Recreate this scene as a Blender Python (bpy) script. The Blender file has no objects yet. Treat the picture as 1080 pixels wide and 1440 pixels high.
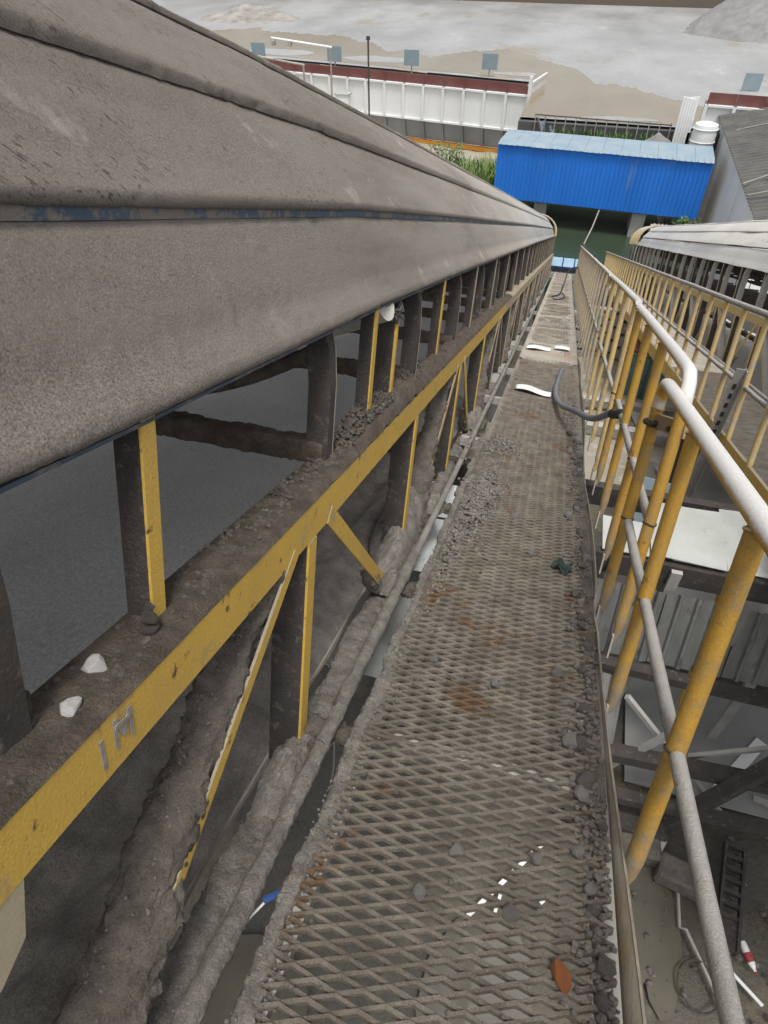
import bpy, math, random
import numpy as np
from mathutils import Vector, Matrix, Euler

# ------------------------------------------------------------------ camera
S = math.radians(20.0)                 # incline of the conveyors
CS, SN = math.cos(S), math.sin(S)
scene = bpy.context.scene
C = scene.collection

def T(x, y, z):
    """conveyor frame (x across, y down the belt, z square to it) -> world"""
    return Vector((x, y * CS + z * SN, -y * SN + z * CS))

F_PX, CX, CY = 900.0, 540.0, 720.0
d1 = Vector((800 - CX, 335 - CY, F_PX)).normalized()
d2 = Vector((340 - CX, 2680 - CY, F_PX)); d2 = (d2 - d1 * d1.dot(d2)).normalized()
wv = -d2; vv = d1.cross(wv)
if vv.x < 0: vv = -vv
def cam_axis(a):      # image axis (right, down, forward) -> world
    a = Vector(a)
    return T(vv.dot(a), d1.dot(a), wv.dot(a))
right, down, fwd = cam_axis((1, 0, 0)), cam_axis((0, 1, 0)), cam_axis((0, 0, 1))
cam = bpy.data.cameras.new('camera'); camo = bpy.data.objects.new('camera', cam); C.objects.link(camo)
camo.matrix_world = Matrix(((right.x, -down.x, -fwd.x, 0), (right.y, -down.y, -fwd.y, 0), (right.z, -down.z, -fwd.z, 0), (0, 0, 0, 1)))
cam.sensor_fit = 'VERTICAL'; cam.sensor_height = 36; cam.lens = F_PX / 1440 * 36
cam.clip_start = 0.02; cam.clip_end = 2000
scene.camera = camo

# ------------------------------------------------------------------ light
SUN_EL, SUN_AZ = math.radians(72), math.radians(155)      # azimuth from +Y towards +X
world = bpy.data.worlds.new('World'); scene.world = world; world.use_nodes = True
wn, wl = world.node_tree.nodes, world.node_tree.links
sky = wn.new('ShaderNodeTexSky'); sky.sky_type = 'NISHITA'; sky.sun_disc = False
sky.sun_elevation = SUN_EL; sky.sun_rotation = SUN_AZ
sky.air_density = 1.0; sky.dust_density = 4.0; sky.ozone_density = 1.0
hs = wn.new('ShaderNodeHueSaturation'); hs.inputs['Saturation'].default_value = 0.22
wl.new(sky.outputs[0], hs.inputs['Color']); wl.new(hs.outputs[0], wn['Background'].inputs[0])
wn['Background'].inputs[1].default_value = 0.125
sun = bpy.data.lights.new('sun', 'SUN'); sun.energy = 1.5; sun.angle = math.radians(12); sun.color = (1.0, 0.97, 0.92)
suno = bpy.data.objects.new('sun', sun); C.objects.link(suno)
suno.rotation_euler = Vector((math.sin(SUN_AZ) * math.cos(SUN_EL), math.cos(SUN_AZ) * math.cos(SUN_EL), math.sin(SUN_EL))).to_track_quat('Z', 'Y').to_euler()
scene.view_settings.view_transform = 'Standard'; scene.view_settings.look = 'None'
scene.view_settings.gamma = 1.0; scene.view_settings.use_curve_mapping = False
scene.view_settings.exposure = 0.55

# ------------------------------------------------------------------ noise
def _h(ix, iy, iz, seed):
    n = (ix * 374761393 + iy * 668265263 + iz * 2147483647 + seed * 974634777) & 0xffffffff
    n = ((n ^ (n >> 13)) * 1274126177) & 0xffffffff
    n = ((n ^ (n >> 16)) * 2246822519) & 0xffffffff
    return ((n ^ (n >> 15)) & 0xffffff) / float(0xffffff)
def vnoise(p, seed=0):
    p = np.asarray(p, float); i = np.floor(p).astype(np.int64); f = p - i; f = f * f * (3 - 2 * f)
    x, y, z = i[..., 0], i[..., 1], i[..., 2]; fx, fy, fz = f[..., 0], f[..., 1], f[..., 2]
    r = 0
    for dx in (0, 1):
        for dy in (0, 1):
            for dz in (0, 1):
                w = (fx if dx else 1 - fx) * (fy if dy else 1 - fy) * (fz if dz else 1 - fz)
                r = r + w * _h(x + dx, y + dy, z + dz, seed)
    return r * 2 - 1
def fbm(p, scale=1.0, octs=4, seed=0, gain=0.5):
    p = np.asarray(p, float) * scale; a, r, t = 1.0, 0, 0
    for o in range(octs):
        r = r + a * vnoise(p + o * 17.3, seed + o); t += a; a *= gain; p = p * 2.03
    return r / t

# ------------------------------------------------------------------ materials
MATS = {}
def mat(name, col, col2=None, rough=0.8, scale=8.0, bump=0.0, bscale=60.0, metal=0.0, spots=None, spot_scale=30.0, spot_amt=0.5,
        dust=None, dust_up=0.6, stretch=None, rough2=None, spec=0.5, contrast=(0.35, 0.65), grain=0.0, grain_scale=220.0, grime=None, grime_scale=3.0, grime_amt=0.5, splash=None):
    """base colour mottled towards col2; spots = rust or chips of a third colour; dust = settled on upward faces"""
    m = bpy.data.materials.new(name); m.use_nodes = True
    n, l = m.node_tree.nodes, m.node_tree.links; b = n['Principled BSDF']
    tc = n.new('ShaderNodeTexCoord'); mp = n.new('ShaderNodeMapping'); l.new(tc.outputs['Object'], mp.inputs[0])
    if stretch: mp.inputs['Scale'].default_value = stretch
    def noise(sc, det=6, ro=0.6, vec=None):
        t = n.new('ShaderNodeTexNoise'); t.inputs['Scale'].default_value = sc; t.inputs['Detail'].default_value = det
        t.inputs['Roughness'].default_value = ro; l.new(vec or mp.outputs[0], t.inputs['Vector']); return t
    def ramp(src, a, b_):
        r = n.new('ShaderNodeMapRange'); r.inputs[1].default_value = a; r.inputs[2].default_value = b_; r.clamp = True
        l.new(src, r.inputs[0]); return r.outputs[0]
    def mix(fac, a, b_):
        x = n.new('ShaderNodeMix'); x.data_type = 'RGBA'; l.new(fac, x.inputs['Factor'])
        for s_, v in ((x.inputs['A'], a), (x.inputs['B'], b_)):
            if isinstance(v, tuple): s_.default_value = (*v, 1)
            else: l.new(v, s_)
        return x.outputs['Result']
    cur = None
    f1 = ramp(noise(scale).outputs[0], *contrast)
    cur = mix(f1, col, col2 or tuple(c * 0.7 for c in col))
    rr = None
    if spots:
        f2 = ramp(noise(spot_scale, 8, 0.7).outputs[0], 0.62 - 0.2 * spot_amt, 0.68 - 0.2 * spot_amt)
        cur = mix(f2, cur, spots)
    if grime:
        f4 = ramp(noise(grime_scale, 9, 0.72).outputs[0], 0.66 - 0.2 * grime_amt, 0.80 - 0.2 * grime_amt); cur = mix(f4, cur, grime)
    if splash:      # mud splashed up from the foot of the thing
        sp = n.new('ShaderNodeSeparateXYZ'); l.new(tc.outputs['Object'], sp.inputs[0])
        ad2 = n.new('ShaderNodeMath'); ad2.operation = 'MULTIPLY_ADD'; l.new(noise(18, 8, 0.75).outputs[0], ad2.inputs[0]); ad2.inputs[1].default_value = -0.9; l.new(sp.outputs['Z'], ad2.inputs[2])
        cur = mix(ramp(ad2.outputs[0], splash[3] - .45, splash[3] - .75), cur, splash[:3])
    if dust:
        g = n.new('ShaderNodeNewGeometry'); sx = n.new('ShaderNodeSeparateXYZ'); l.new(g.outputs['Normal'], sx.inputs[0])
        ad = n.new('ShaderNodeMath'); ad.operation = 'MULTIPLY_ADD'; l.new(noise(25, 6, 0.7).outputs[0], ad.inputs[0]); ad.inputs[1].default_value = 0.9; l.new(sx.outputs['Z'], ad.inputs[2])
        f3 = ramp(ad.outputs[0], dust_up + 0.25, dust_up + 0.65)
        cur = mix(f3, cur, dust)
    if grain:
        gm = n.new('ShaderNodeMapRange'); l.new(noise(grain_scale, 5, 0.8).outputs[0], gm.inputs[0]); gm.inputs[1].default_value = .32; gm.inputs[2].default_value = .68; gm.inputs[3].default_value = 1 - grain; gm.inputs[4].default_value = 1 + grain * .6
        vm = n.new('ShaderNodeVectorMath'); vm.operation = 'SCALE'; l.new(cur, vm.inputs[0]); l.new(gm.outputs[0], vm.inputs['Scale']); cur = vm.outputs[0]
    l.new(cur, b.inputs['Base Color'])
    b.inputs['Roughness'].default_value = rough; b.inputs['Metallic'].default_value = metal
    b.inputs['Specular IOR Level'].default_value = spec
    if rough2 is not None:
        r = n.new('ShaderNodeMapRange'); l.new(f1, r.inputs[0]); r.inputs[3].default_value = rough; r.inputs[4].default_value = rough2
        l.new(r.outputs[0], b.inputs['Roughness'])
    if bump:
        bp = n.new('ShaderNodeBump'); bp.inputs['Strength'].default_value = min(1, bump); bp.inputs['Distance'].default_value = 0.02
        l.new(noise(bscale, 10, 0.7).outputs[0], bp.inputs['Height']); l.new(bp.outputs[0], b.inputs['Normal'])
    MATS[name] = m; return m

mat('mud', (0.25, 0.222, 0.188), (0.135, 0.118, 0.10), rough=0.92, scale=16, bump=1.0, bscale=110, spec=0.25, contrast=(0.3, 0.7), grain=.5, grime=(.11, .095, .078), grime_scale=6, grime_amt=.45)
mat('mud_grey', (0.38, 0.352, 0.312), (0.225, 0.205, 0.18), rough=0.9, scale=18, bump=1.0, bscale=120, spec=0.25, spots=(0.46, 0.44, 0.41), spot_scale=90, spot_amt=0.1, grain=.5, grime=(.17, .15, .125), grime_scale=6, grime_amt=.42)
mat('mud_wet', (0.50, 0.46, 0.41), (0.30, 0.275, 0.245), rough=0.6, scale=9, bump=1.0, bscale=90, spec=0.4, rough2=0.8, grain=.5, grain_scale=150)
mat('mud_brown', (0.20, 0.165, 0.13), (0.11, 0.09, 0.072), rough=0.9, scale=20, bump=1.0, bscale=120, spec=0.25, grain=.5)
mat('mesh_steel', (0.265, 0.232, 0.19), (0.15, 0.128, 0.102), rough=0.75, scale=9, bump=0.8, bscale=160, spots=(0.17, 0.105, 0.062), spot_scale=2.6, spot_amt=0.22, spec=0.3, grain=.4)
mat('walk_fill', (0.25, 0.222, 0.186), (0.125, 0.11, 0.092), rough=0.92, scale=9, bump=1.0, bscale=130, spec=0.2, spots=(0.26, 0.185, 0.118), spot_scale=1.1, spot_amt=0.3, contrast=(0.3, 0.7), grain=.5)
mat('walk_mid', (0.38, 0.34, 0.285), (0.24, 0.212, 0.178), rough=0.92, scale=7, bump=1.0, bscale=100, spec=0.2, spots=(0.36, 0.27, 0.18), spot_scale=1.0, spot_amt=0.3, grain=.35)
mat('walk_sand', (0.50, 0.46, 0.40), (0.39, 0.34, 0.28), rough=0.92, scale=2.5, bump=0.8, bscale=60, spec=0.2, spots=(0.46, 0.34, 0.24), spot_scale=0.8, spot_amt=0.25)
mat('yellow', (0.66, 0.425, 0.075), (0.58, 0.375, 0.085), rough=0.55, scale=6, bump=0.3, bscale=120, spots=(0.15, 0.08, 0.045), spot_scale=18, spot_amt=0.07, grime=(0.36, 0.28, 0.16), grime_scale=8, grime_amt=.42, dust=(0.30, 0.26, 0.19), dust_up=0.7, grain=.22, grain_scale=150)
mat('yellow_tube', (0.47, 0.265, 0.035), (0.38, 0.225, 0.05), rough=0.5, scale=9, bump=0.35, bscale=150, spots=(0.19, 0.085, 0.035), spot_scale=11, spot_amt=0.08, grime=(0.28, 0.215, 0.125), grime_scale=9, grime_amt=.62, dust=(0.40, 0.34, 0.25), dust_up=0.7, grain=.25, grain_scale=200, splash=(0.26, 0.215, 0.155, 0.30))
mat('yellow_dusty', (0.56, 0.385, 0.12), (0.46, 0.35, 0.17), rough=0.75, scale=4, bump=0.3, bscale=90, spots=(0.36, 0.30, 0.22), spot_scale=7, spot_amt=0.3, dust=(0.44, 0.41, 0.36), dust_up=0.45, grain=.2)
mat('far_dusty', (0.40, 0.335, 0.235), (0.33, 0.275, 0.20), rough=0.85, scale=5, bump=0.3, bscale=90, spots=(0.50, 0.37, 0.13), spot_scale=4, spot_amt=0.12, grain=.25)
mat('rail_white', (0.60, 0.345, 0.045), (0.50, 0.29, 0.05), rough=0.42, scale=7, bump=0.2, bscale=120, spots=(0.26, 0.13, 0.055), spot_scale=14, spot_amt=0.02, dust=(0.68, 0.665, 0.635), dust_up=0.08, grain=.15, grain_scale=160)
mat('rail_dusty', (0.30, 0.27, 0.23), (0.40, 0.37, 0.325), rough=0.85, scale=6, bump=0.8, bscale=160, spots=(0.22, 0.195, 0.165), spot_scale=22, spot_amt=0.25, dust=(0.50, 0.48, 0.44), dust_up=0.72, grain=.15)
mat('conduit', (0.30, 0.28, 0.25), (0.20, 0.185, 0.165), rough=0.7, scale=6, bump=0.5, bscale=90)
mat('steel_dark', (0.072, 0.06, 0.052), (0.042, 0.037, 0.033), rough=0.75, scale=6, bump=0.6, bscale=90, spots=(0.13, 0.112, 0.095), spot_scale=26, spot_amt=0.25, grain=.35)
mat('steel_grey', (0.38, 0.365, 0.34), (0.27, 0.255, 0.235), rough=0.7, scale=4, bump=0.4, bscale=60, spots=(0.19, 0.13, 0.09), spot_scale=10, spot_amt=0.0, dust=(0.42, 0.40, 0.37), dust_up=0.4)
mat('edge_strip', (0.40, 0.35, 0.28), (0.28, 0.23, 0.17), rough=0.8, scale=6, bump=0.5, bscale=80, spots=(0.33, 0.24, 0.12), spot_scale=6, spot_amt=0.3)
mat('bright_edge', (0.30, 0.26, 0.205), (0.20, 0.175, 0.14), rough=0.6, scale=20)
mat('belt', (0.72, 0.71, 0.70), (0.58, 0.575, 0.565), rough=0.62, scale=2.2, bump=0.6, bscale=160, stretch=(1, 0.5, 1), spec=0.4, contrast=(0.3, 0.7), grain=.4, grain_scale=130)
mat('roller', (0.62, 0.60, 0.55), (0.42, 0.40, 0.36), rough=0.5, scale=8)
mat('blue_trim', (0.05, 0.085, 0.14), (0.075, 0.11, 0.165), rough=0.6, scale=14, spots=(0.20, 0.18, 0.16), spot_scale=9, spot_amt=0.6, grain=.4)
mat('lip_trim', (0.035, 0.055, 0.085), (0.06, 0.075, 0.10), rough=0.6, scale=10, spots=(0.13, 0.12, 0.11), spot_scale=9, spot_amt=0.5)
mat('stone', (0.30, 0.285, 0.265), (0.19, 0.178, 0.162), rough=0.9, scale=12, bump=0.8, bscale=60)
mat('stone_dark', (0.19, 0.172, 0.152), (0.11, 0.098, 0.087), rough=0.9, scale=14, bump=0.9, bscale=60)
mat('stone_white', (0.62, 0.60, 0.58), (0.42, 0.40, 0.38), rough=0.85, scale=14, bump=0.6, bscale=50)
mat('orange_brick', (0.72, 0.25, 0.07), (0.48, 0.15, 0.045), rough=0.9, scale=40, bump=1.0, bscale=90, grain=.5, grain_scale=120)
mat('sheet_white', (0.84, 0.88, 0.87), (0.72, 0.76, 0.75), rough=0.4, scale=3, spots=(0.42, 0.38, 0.30), spot_scale=5, spot_amt=0.0)
mat('sheet_pale', (0.46, 0.48, 0.455), (0.36, 0.37, 0.34), rough=0.55, scale=2.5, bump=0.1, spots=(0.33, 0.28, 0.2), spot_scale=4, spot_amt=0.1)
mat('sheet_cream', (0.50, 0.43, 0.29), (0.42, 0.36, 0.25), rough=0.6, scale=8, grime=(.3, .26, .2), grime_scale=9, grime_amt=.35, grain=.2)
mat('sheet_corr', (0.15, 0.152, 0.143), (0.085, 0.085, 0.08), rough=0.6, scale=2.0, stretch=(4, 1, 1), bump=0.1, spots=(0.06, 0.052, 0.044), spot_scale=6, spot_amt=0.25, grime=(.22, .21, .19), grime_scale=5, grime_amt=.3)
mat('hose', (0.20, 0.22, 0.25), (0.14, 0.15, 0.17), rough=0.5, scale=20)
mat('black_rubber', (0.02, 0.02, 0.021), (0.04, 0.038, 0.035), rough=0.6, scale=20, bump=0.3)
mat('cloth_green', (0.03, 0.055, 0.05), (0.015, 0.03, 0.028), rough=0.9, scale=40, bump=0.6)
mat('wire', (0.12, 0.11, 0.10), rough=0.6)
mat('white_plastic', (0.80, 0.80, 0.78), (0.70, 0.70, 0.68), rough=0.5, scale=10)
mat('red_label', (0.35, 0.05, 0.05), (0.28, 0.04, 0.04), rough=0.4)
mat('blue_cord', (0.03, 0.10, 0.32), (0.02, 0.06, 0.2), rough=0.6)
mat('mark', (0.30, 0.28, 0.25), (0.20, 0.18, 0.16), rough=0.8, scale=40)
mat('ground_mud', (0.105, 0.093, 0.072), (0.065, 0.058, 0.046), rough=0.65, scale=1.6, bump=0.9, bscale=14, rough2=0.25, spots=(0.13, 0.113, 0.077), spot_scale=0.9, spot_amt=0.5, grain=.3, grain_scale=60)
mat('terrain_mud', (0.40, 0.36, 0.285), (0.29, 0.26, 0.205), rough=0.9, scale=0.8, bump=1.0, bscale=5, spots=(0.46, 0.44, 0.41), spot_scale=2.5, spot_amt=0.3)
mat('slab', (0.30, 0.30, 0.285), (0.24, 0.24, 0.23), rough=0.7, scale=2, bump=0.1)
mat('paint_white', (0.82, 0.82, 0.80), (0.74, 0.74, 0.72), rough=0.6, scale=6)
mat('puddle_tan', (0.235, 0.188, 0.115), (0.195, 0.155, 0.095), rough=0.10, scale=0.15, rough2=0.22, stretch=(1, 0.6, 1))
mat('puddle', (0.13, 0.12, 0.095), (0.10, 0.092, 0.072), rough=0.04, scale=2, spec=0.8)
mat('pond', (0.042, 0.062, 0.038), (0.035, 0.052, 0.032), rough=0.25, scale=0.4, bump=0.2, bscale=1.5)
mat('blue_steel', (0.018, 0.20, 0.70), (0.014, 0.165, 0.60), rough=0.55, scale=0.8, stretch=(1, 1, 0.2), grime=(0.10, 0.22, 0.48), grime_scale=.9, grime_amt=.3)
mat('blue_roof', (0.22, 0.31, 0.38), (0.30, 0.36, 0.40), rough=0.6, scale=1.2)
mat('bin_white', (0.78, 0.79, 0.78), (0.68, 0.69, 0.68), rough=0.6, scale=0.6, stretch=(1, 1, 0.3), spots=(0.45, 0.42, 0.37), spot_scale=1.5, spot_amt=-0.12)
mat('bin_grey', (0.30, 0.31, 0.32), (0.22, 0.23, 0.235), rough=0.6, scale=0.6, stretch=(1, 1, 0.3))
mat('maroon', (0.135, 0.035, 0.032), (0.17, 0.07, 0.06), rough=0.7, scale=0.5)
mat('faded_red', (0.34, 0.20, 0.19), (0.30, 0.22, 0.21), rough=.7, scale=1.2)
mat('orange_steel', (0.70, 0.29, 0.02), (0.58, 0.24, 0.03), rough=0.5, scale=2)
mat('concrete', (0.46, 0.445, 0.42), (0.34, 0.33, 0.31), rough=0.85, scale=0.7, bump=0.3, bscale=8)
mat('concrete_dark', (0.10, 0.10, 0.10), (0.07, 0.07, 0.068), rough=0.85, scale=0.7, bump=0.3, bscale=8)
mat('wall_white', (0.80, 0.81, 0.80), (0.70, 0.71, 0.70), rough=0.8, scale=0.5, stretch=(1, 1, 0.4), grime=(.5, .49, .46), grime_scale=.6, grime_amt=.35)
mat('roof_dark', (0.135, 0.13, 0.12), (0.085, 0.083, 0.078), rough=0.75, scale=1.0, spots=(0.2, 0.19, 0.17), spot_scale=4, spot_amt=0.0)
mat('cover_cream', (0.72, 0.695, 0.635), (0.60, 0.575, 0.52), rough=0.4, scale=1.2, stretch=(1, 0.4, 1), bump=0.05, bscale=10, spots=(0.38, 0.35, 0.31), spot_scale=3, spot_amt=0.0)
mat('pile', (0.26, 0.257, 0.25), (0.19, 0.187, 0.18), rough=0.9, scale=1.5, bump=1.0, bscale=6)
mat('debris', (0.36, 0.34, 0.31), (0.20, 0.19, 0.17), rough=0.9, scale=1.0, bump=1.0, bscale=4)
mat('leaf', (0.10, 0.19, 0.04), (0.06, 0.12, 0.03), rough=0.6, scale=3)
mat('leaf_pale', (0.22, 0.30, 0.09), (0.14, 0.22, 0.06), rough=0.6, scale=3)
mat('stem', (0.10, 0.08, 0.05), rough=0.8)
mat('glass_blue', (0.36, 0.50, 0.58), (0.30, 0.44, 0.52), rough=0.2, scale=1)
mat('frame_blue', (0.02, 0.06, 0.20), (0.02, 0.05, 0.16), rough=0.5)
mat('flood_panel', (0.27, 0.34, 0.37), (0.23, 0.30, 0.33), rough=0.25, scale=2)
mat('teal_panel', (0.10, 0.20, 0.20), (0.16, 0.26, 0.27), rough=0.35, scale=3)
mat('tarp', (0.10, 0.12, 0.16), (0.30, 0.31, 0.34), rough=0.6, scale=3)

mat('yard', (0.36, 0.362, 0.358), (0.275, 0.275, 0.268), rough=0.5, scale=0.16, rough2=0.3, stretch=(1, 0.5, 1), spots=(0.285, 0.262, 0.215), spot_scale=0.11, spot_amt=0.25, contrast=(0.36, 0.64), grain=.12, grain_scale=2.5, grime=(.42, .42, .415), grime_scale=.5, grime_amt=.4)

# cover sheets: caked cement mud near the head, cleaner and glossier further down
def cover_mat():
    m = bpy.data.materials.new('cover_mud'); m.use_nodes = True
    n, l = m.node_tree.nodes, m.node_tree.links; b = n['Principled BSDF']
    tc = n.new('ShaderNodeTexCoord'); sx = n.new('ShaderNodeSeparateXYZ'); l.new(tc.outputs['Object'], sx.inputs[0])
    def noise(sc, det=8, ro=0.65, stretch=None):
        t = n.new('ShaderNodeTexNoise'); t.inputs['Scale'].default_value = sc; t.inputs['Detail'].default_value = det; t.inputs['Roughness'].default_value = ro
        mp = n.new('ShaderNodeMapping'); l.new(tc.outputs['Object'], mp.inputs[0]); mp.inputs['Scale'].default_value = stretch or (1, 1, 1)
        l.new(mp.outputs[0], t.inputs['Vector']); return t.outputs[0]
    def mr(src, a, b_, c=0, d=1):
        r = n.new('ShaderNodeMapRange'); l.new(src, r.inputs[0])
        for i, v in enumerate((a, b_, c, d)): r.inputs[i + 1].default_value = v
        return r.outputs[0]
    def mix(fac, a, b_):
        x = n.new('ShaderNodeMix'); x.data_type = 'RGBA'; l.new(fac, x.inputs['Factor'])
        for s_, v in ((x.inputs['A'], a), (x.inputs['B'], b_)):
            if isinstance(v, tuple): s_.default_value = (*v, 1)
            else: l.new(v, s_)
        return x.outputs['Result']
    big = mr(noise(1.6, 6, 0.65, (1, .5, 1)), 0.38, 0.62)
    fine = mr(noise(230, 5, 0.8), 0.36, 0.62)
    streak = mr(noise(6, 6, 0.6, (1, 0.12, 1)), 0.4, 0.65)
    c1 = mix(big, (0.455, 0.41, 0.358), (0.325, 0.289, 0.25))
    c2 = mix(fine, (0.15, 0.132, 0.115), c1)
    c3 = mix(mr(noise(4.0, 6, 0.65), 0.60, 0.72), c2, (0.55, 0.52, 0.475))
    c4 = mix(streak, c3, mix(fine, (0.275, 0.245, 0.213), (0.39, 0.349, 0.304)))
    def dotn(v):
        d = n.new('ShaderNodeVectorMath'); d.operation = 'DOT_PRODUCT'; l.new(tc.outputs['Object'], d.inputs[0]); d.inputs[1].default_value = v; return d.outputs['Value']
    cb = n.new('ShaderNodeCombineXYZ'); l.new(dotn((0, 38, -30)), cb.inputs[0]); l.new(dotn((35, 80, 130)), cb.inputs[1]); l.new(dotn((14, 0, 0)), cb.inputs[2])
    cn = n.new('ShaderNodeTexNoise'); cn.inputs['Scale'].default_value = 1.0; cn.inputs['Detail'].default_value = 3; l.new(cb.outputs[0], cn.inputs['Vector'])
    ml = n.new('ShaderNodeMath'); ml.operation = 'MULTIPLY'; l.new(mr(cn.outputs[0], .60, .66), ml.inputs[0]); mz = n.new('ShaderNodeMath'); mz.operation = 'MULTIPLY'; l.new(mr(noise(2.6, 4, .6), .44, .60), mz.inputs[0]); l.new(mr(sx.outputs['Z'], 1.74, 1.80, .25, 1), mz.inputs[1]); l.new(mz.outputs[0], ml.inputs[1])
    crack = ml.outputs[0]
    c5 = mix(crack, c4, (0.12, 0.105, 0.092))
    lines = mr(noise(1.0, 4, 0.7, (55, .5, 55)), .66, .72); ml2 = n.new('ShaderNodeMath'); ml2.operation = 'MULTIPLY'; l.new(lines, ml2.inputs[0]); ml2.inputs[1].default_value = .55
    c4 = mix(ml2.outputs[0], c5, (0.13, 0.115, 0.10))
    clean = mix(mr(noise(1.5, 5, 0.6, (1, 0.3, 1)), 0.35, 0.65), (0.50, 0.475, 0.435), (0.40, 0.378, 0.345))
    fade = mr(sx.outputs['Y'], 6.0, 14.0)
    l.new(mix(fade, c4, clean), b.inputs['Base Color'])
    l.new(mr(sx.outputs['Y'], 6.0, 14.0, 0.93, 0.42), b.inputs['Roughness'])
    b.inputs['Specular IOR Level'].default_value = 0.3
    bp = n.new('ShaderNodeBump'); bp.inputs['Distance'].default_value = 0.02
    l.new(mr(sx.outputs['Y'], 3.0, 11.0, 0.85, 0.05), bp.inputs['Strength'])
    hh = n.new('ShaderNodeMath'); hh.operation = 'MULTIPLY_ADD'; l.new(crack, hh.inputs[0]); hh.inputs[1].default_value = -0.35; l.new(noise(190, 6, 0.8), hh.inputs[2])
    l.new(hh.outputs[0], bp.inputs['Height']); l.new(bp.outputs[0], b.inputs['Normal'])
    MATS['cover_mud'] = m
cover_mat()

# ------------------------------------------------------------------ mesh helpers
class MB:
    def __init__(s): s.v = []; s.f = []
    def add(s, vs, fs):
        o = len(s.v); s.v.extend([tuple(map(float, p)) for p in vs]); s.f.extend([tuple(i + o for i in f) for f in fs]); return s
    def box(s, x0, x1, y0, y1, z0, z1):
        return s.add([(x0, y0, z0), (x1, y0, z0), (x1, y1, z0), (x0, y1, z0), (x0, y0, z1), (x1, y0, z1), (x1, y1, z1), (x0, y1, z1)],
                     [(0, 3, 2, 1), (4, 5, 6, 7), (0, 1, 5, 4), (1, 2, 6, 5), (2, 3, 7, 6), (3, 0, 4, 7)])
    def bar(s, p0, p1, a, b, up=(0, 0, 1)):
        """square bar from p0 to p1, a wide across up, b along up"""
        p0, p1, up = Vector(p0), Vector(p1), Vector(up); d = (p1 - p0).normalized(); sd = d.cross(up).normalized(); u2 = sd.cross(d)
        vs = []
        for p in (p0, p1):
            for i, j in ((-1, -1), (1, -1), (1, 1), (-1, 1)): vs.append(p + sd * (a / 2 * i) + u2 * (b / 2 * j))
        return s.add(vs, [(3, 2, 1, 0), (4, 5, 6, 7), (0, 1, 5, 4), (1, 2, 6, 5), (2, 3, 7, 6), (3, 0, 4, 7)])
    def tube(s, pts, r, n=10, caps=True, ell=None, amp=0, nscale=10, seed=0, sq=1.0):
        """tube along a path; ell squashes it; amp roughens it as caked mud"""
        P = [Vector(p) for p in pts]; rings = []; ref = None
        for i, p in enumerate(P):
            d = (P[min(i + 1, len(P) - 1)] - P[max(i - 1, 0)]).normalized()
            if ref is None:
                ref = Vector((0, 0, 1)) if abs(d.z) < 0.9 else Vector((1, 0, 0))
            sd = d.cross(ref).normalized(); u2 = sd.cross(d); ref = u2
            rr = r[i] if hasattr(r, '__len__') else r
            se = lambda c: math.copysign(abs(c) ** sq, c)
            rings.append([p + (sd * se(math.cos(2 * math.pi * k / n)) * (ell[0] if ell else 1) + u2 * se(math.sin(2 * math.pi * k / n)) * (ell[1] if ell else 1)) * rr for k in range(n)])
        A = np.array(rings)
        if amp:
            cen = np.array([tuple(p) for p in P])[:, None, :]
            nn = (.6 * fbm(A, nscale * .7, 2, seed) + 1.0 * np.abs(fbm(A, nscale * 2.6, 3, seed + 9)) ** .8 + .45 * np.abs(fbm(A, nscale * 8, 2, seed + 19)) - .35)[..., None]
            dv = A - cen; ln = np.linalg.norm(dv, axis=2, keepdims=True) + 1e-9
            A = A + dv / ln * nn * amp
        fs = [(i * n + k, i * n + (k + 1) % n, (i + 1) * n + (k + 1) % n, (i + 1) * n + k) for i in range(len(P) - 1) for k in range(n)]
        if caps: fs += [tuple(range(n - 1, -1, -1)), tuple((len(P) - 1) * n + k for k in range(n))]
        return s.add(A.reshape(-1, 3), fs)
    def grid(s, A, keep=None):
        A = np.asarray(A); m, n = A.shape[:2]
        fs = [(i * n + j, i * n + j + 1, (i + 1) * n + j + 1, (i + 1) * n + j) for i in range(m - 1) for j in range(n - 1) if keep is None or keep[i, j]]
        return s.add(A.reshape(-1, 3), fs)
    def prism(s, poly, axis, a, b):
        """closed outline extruded along axis 0/1/2 between a and b; outline in the other two coordinates"""
        n = len(poly); vs = []
        for t in (a, b):
            for p in poly:
                q = list(p); q.insert(axis, t); vs.append(q)
        return s.add(vs, [tuple(range(n - 1, -1, -1)), tuple(range(n, 2 * n))] + [(i, (i + 1) % n, n + (i + 1) % n, n + i) for i in range(n)])
    def mesh(s, name, base=(0, 0, 0), smooth=False):
        me = bpy.data.meshes.new(name)
        b = np.array(base, float); V = np.array(s.v, float) - b
        me.from_pydata(V.tolist(), [], s.f); me.update()
        if smooth:
            me.polygons.foreach_set('use_smooth', [True] * len(me.polygons))
            try: me.set_sharp_from_angle(angle=math.radians(50))
            except Exception: pass
        return me

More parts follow.
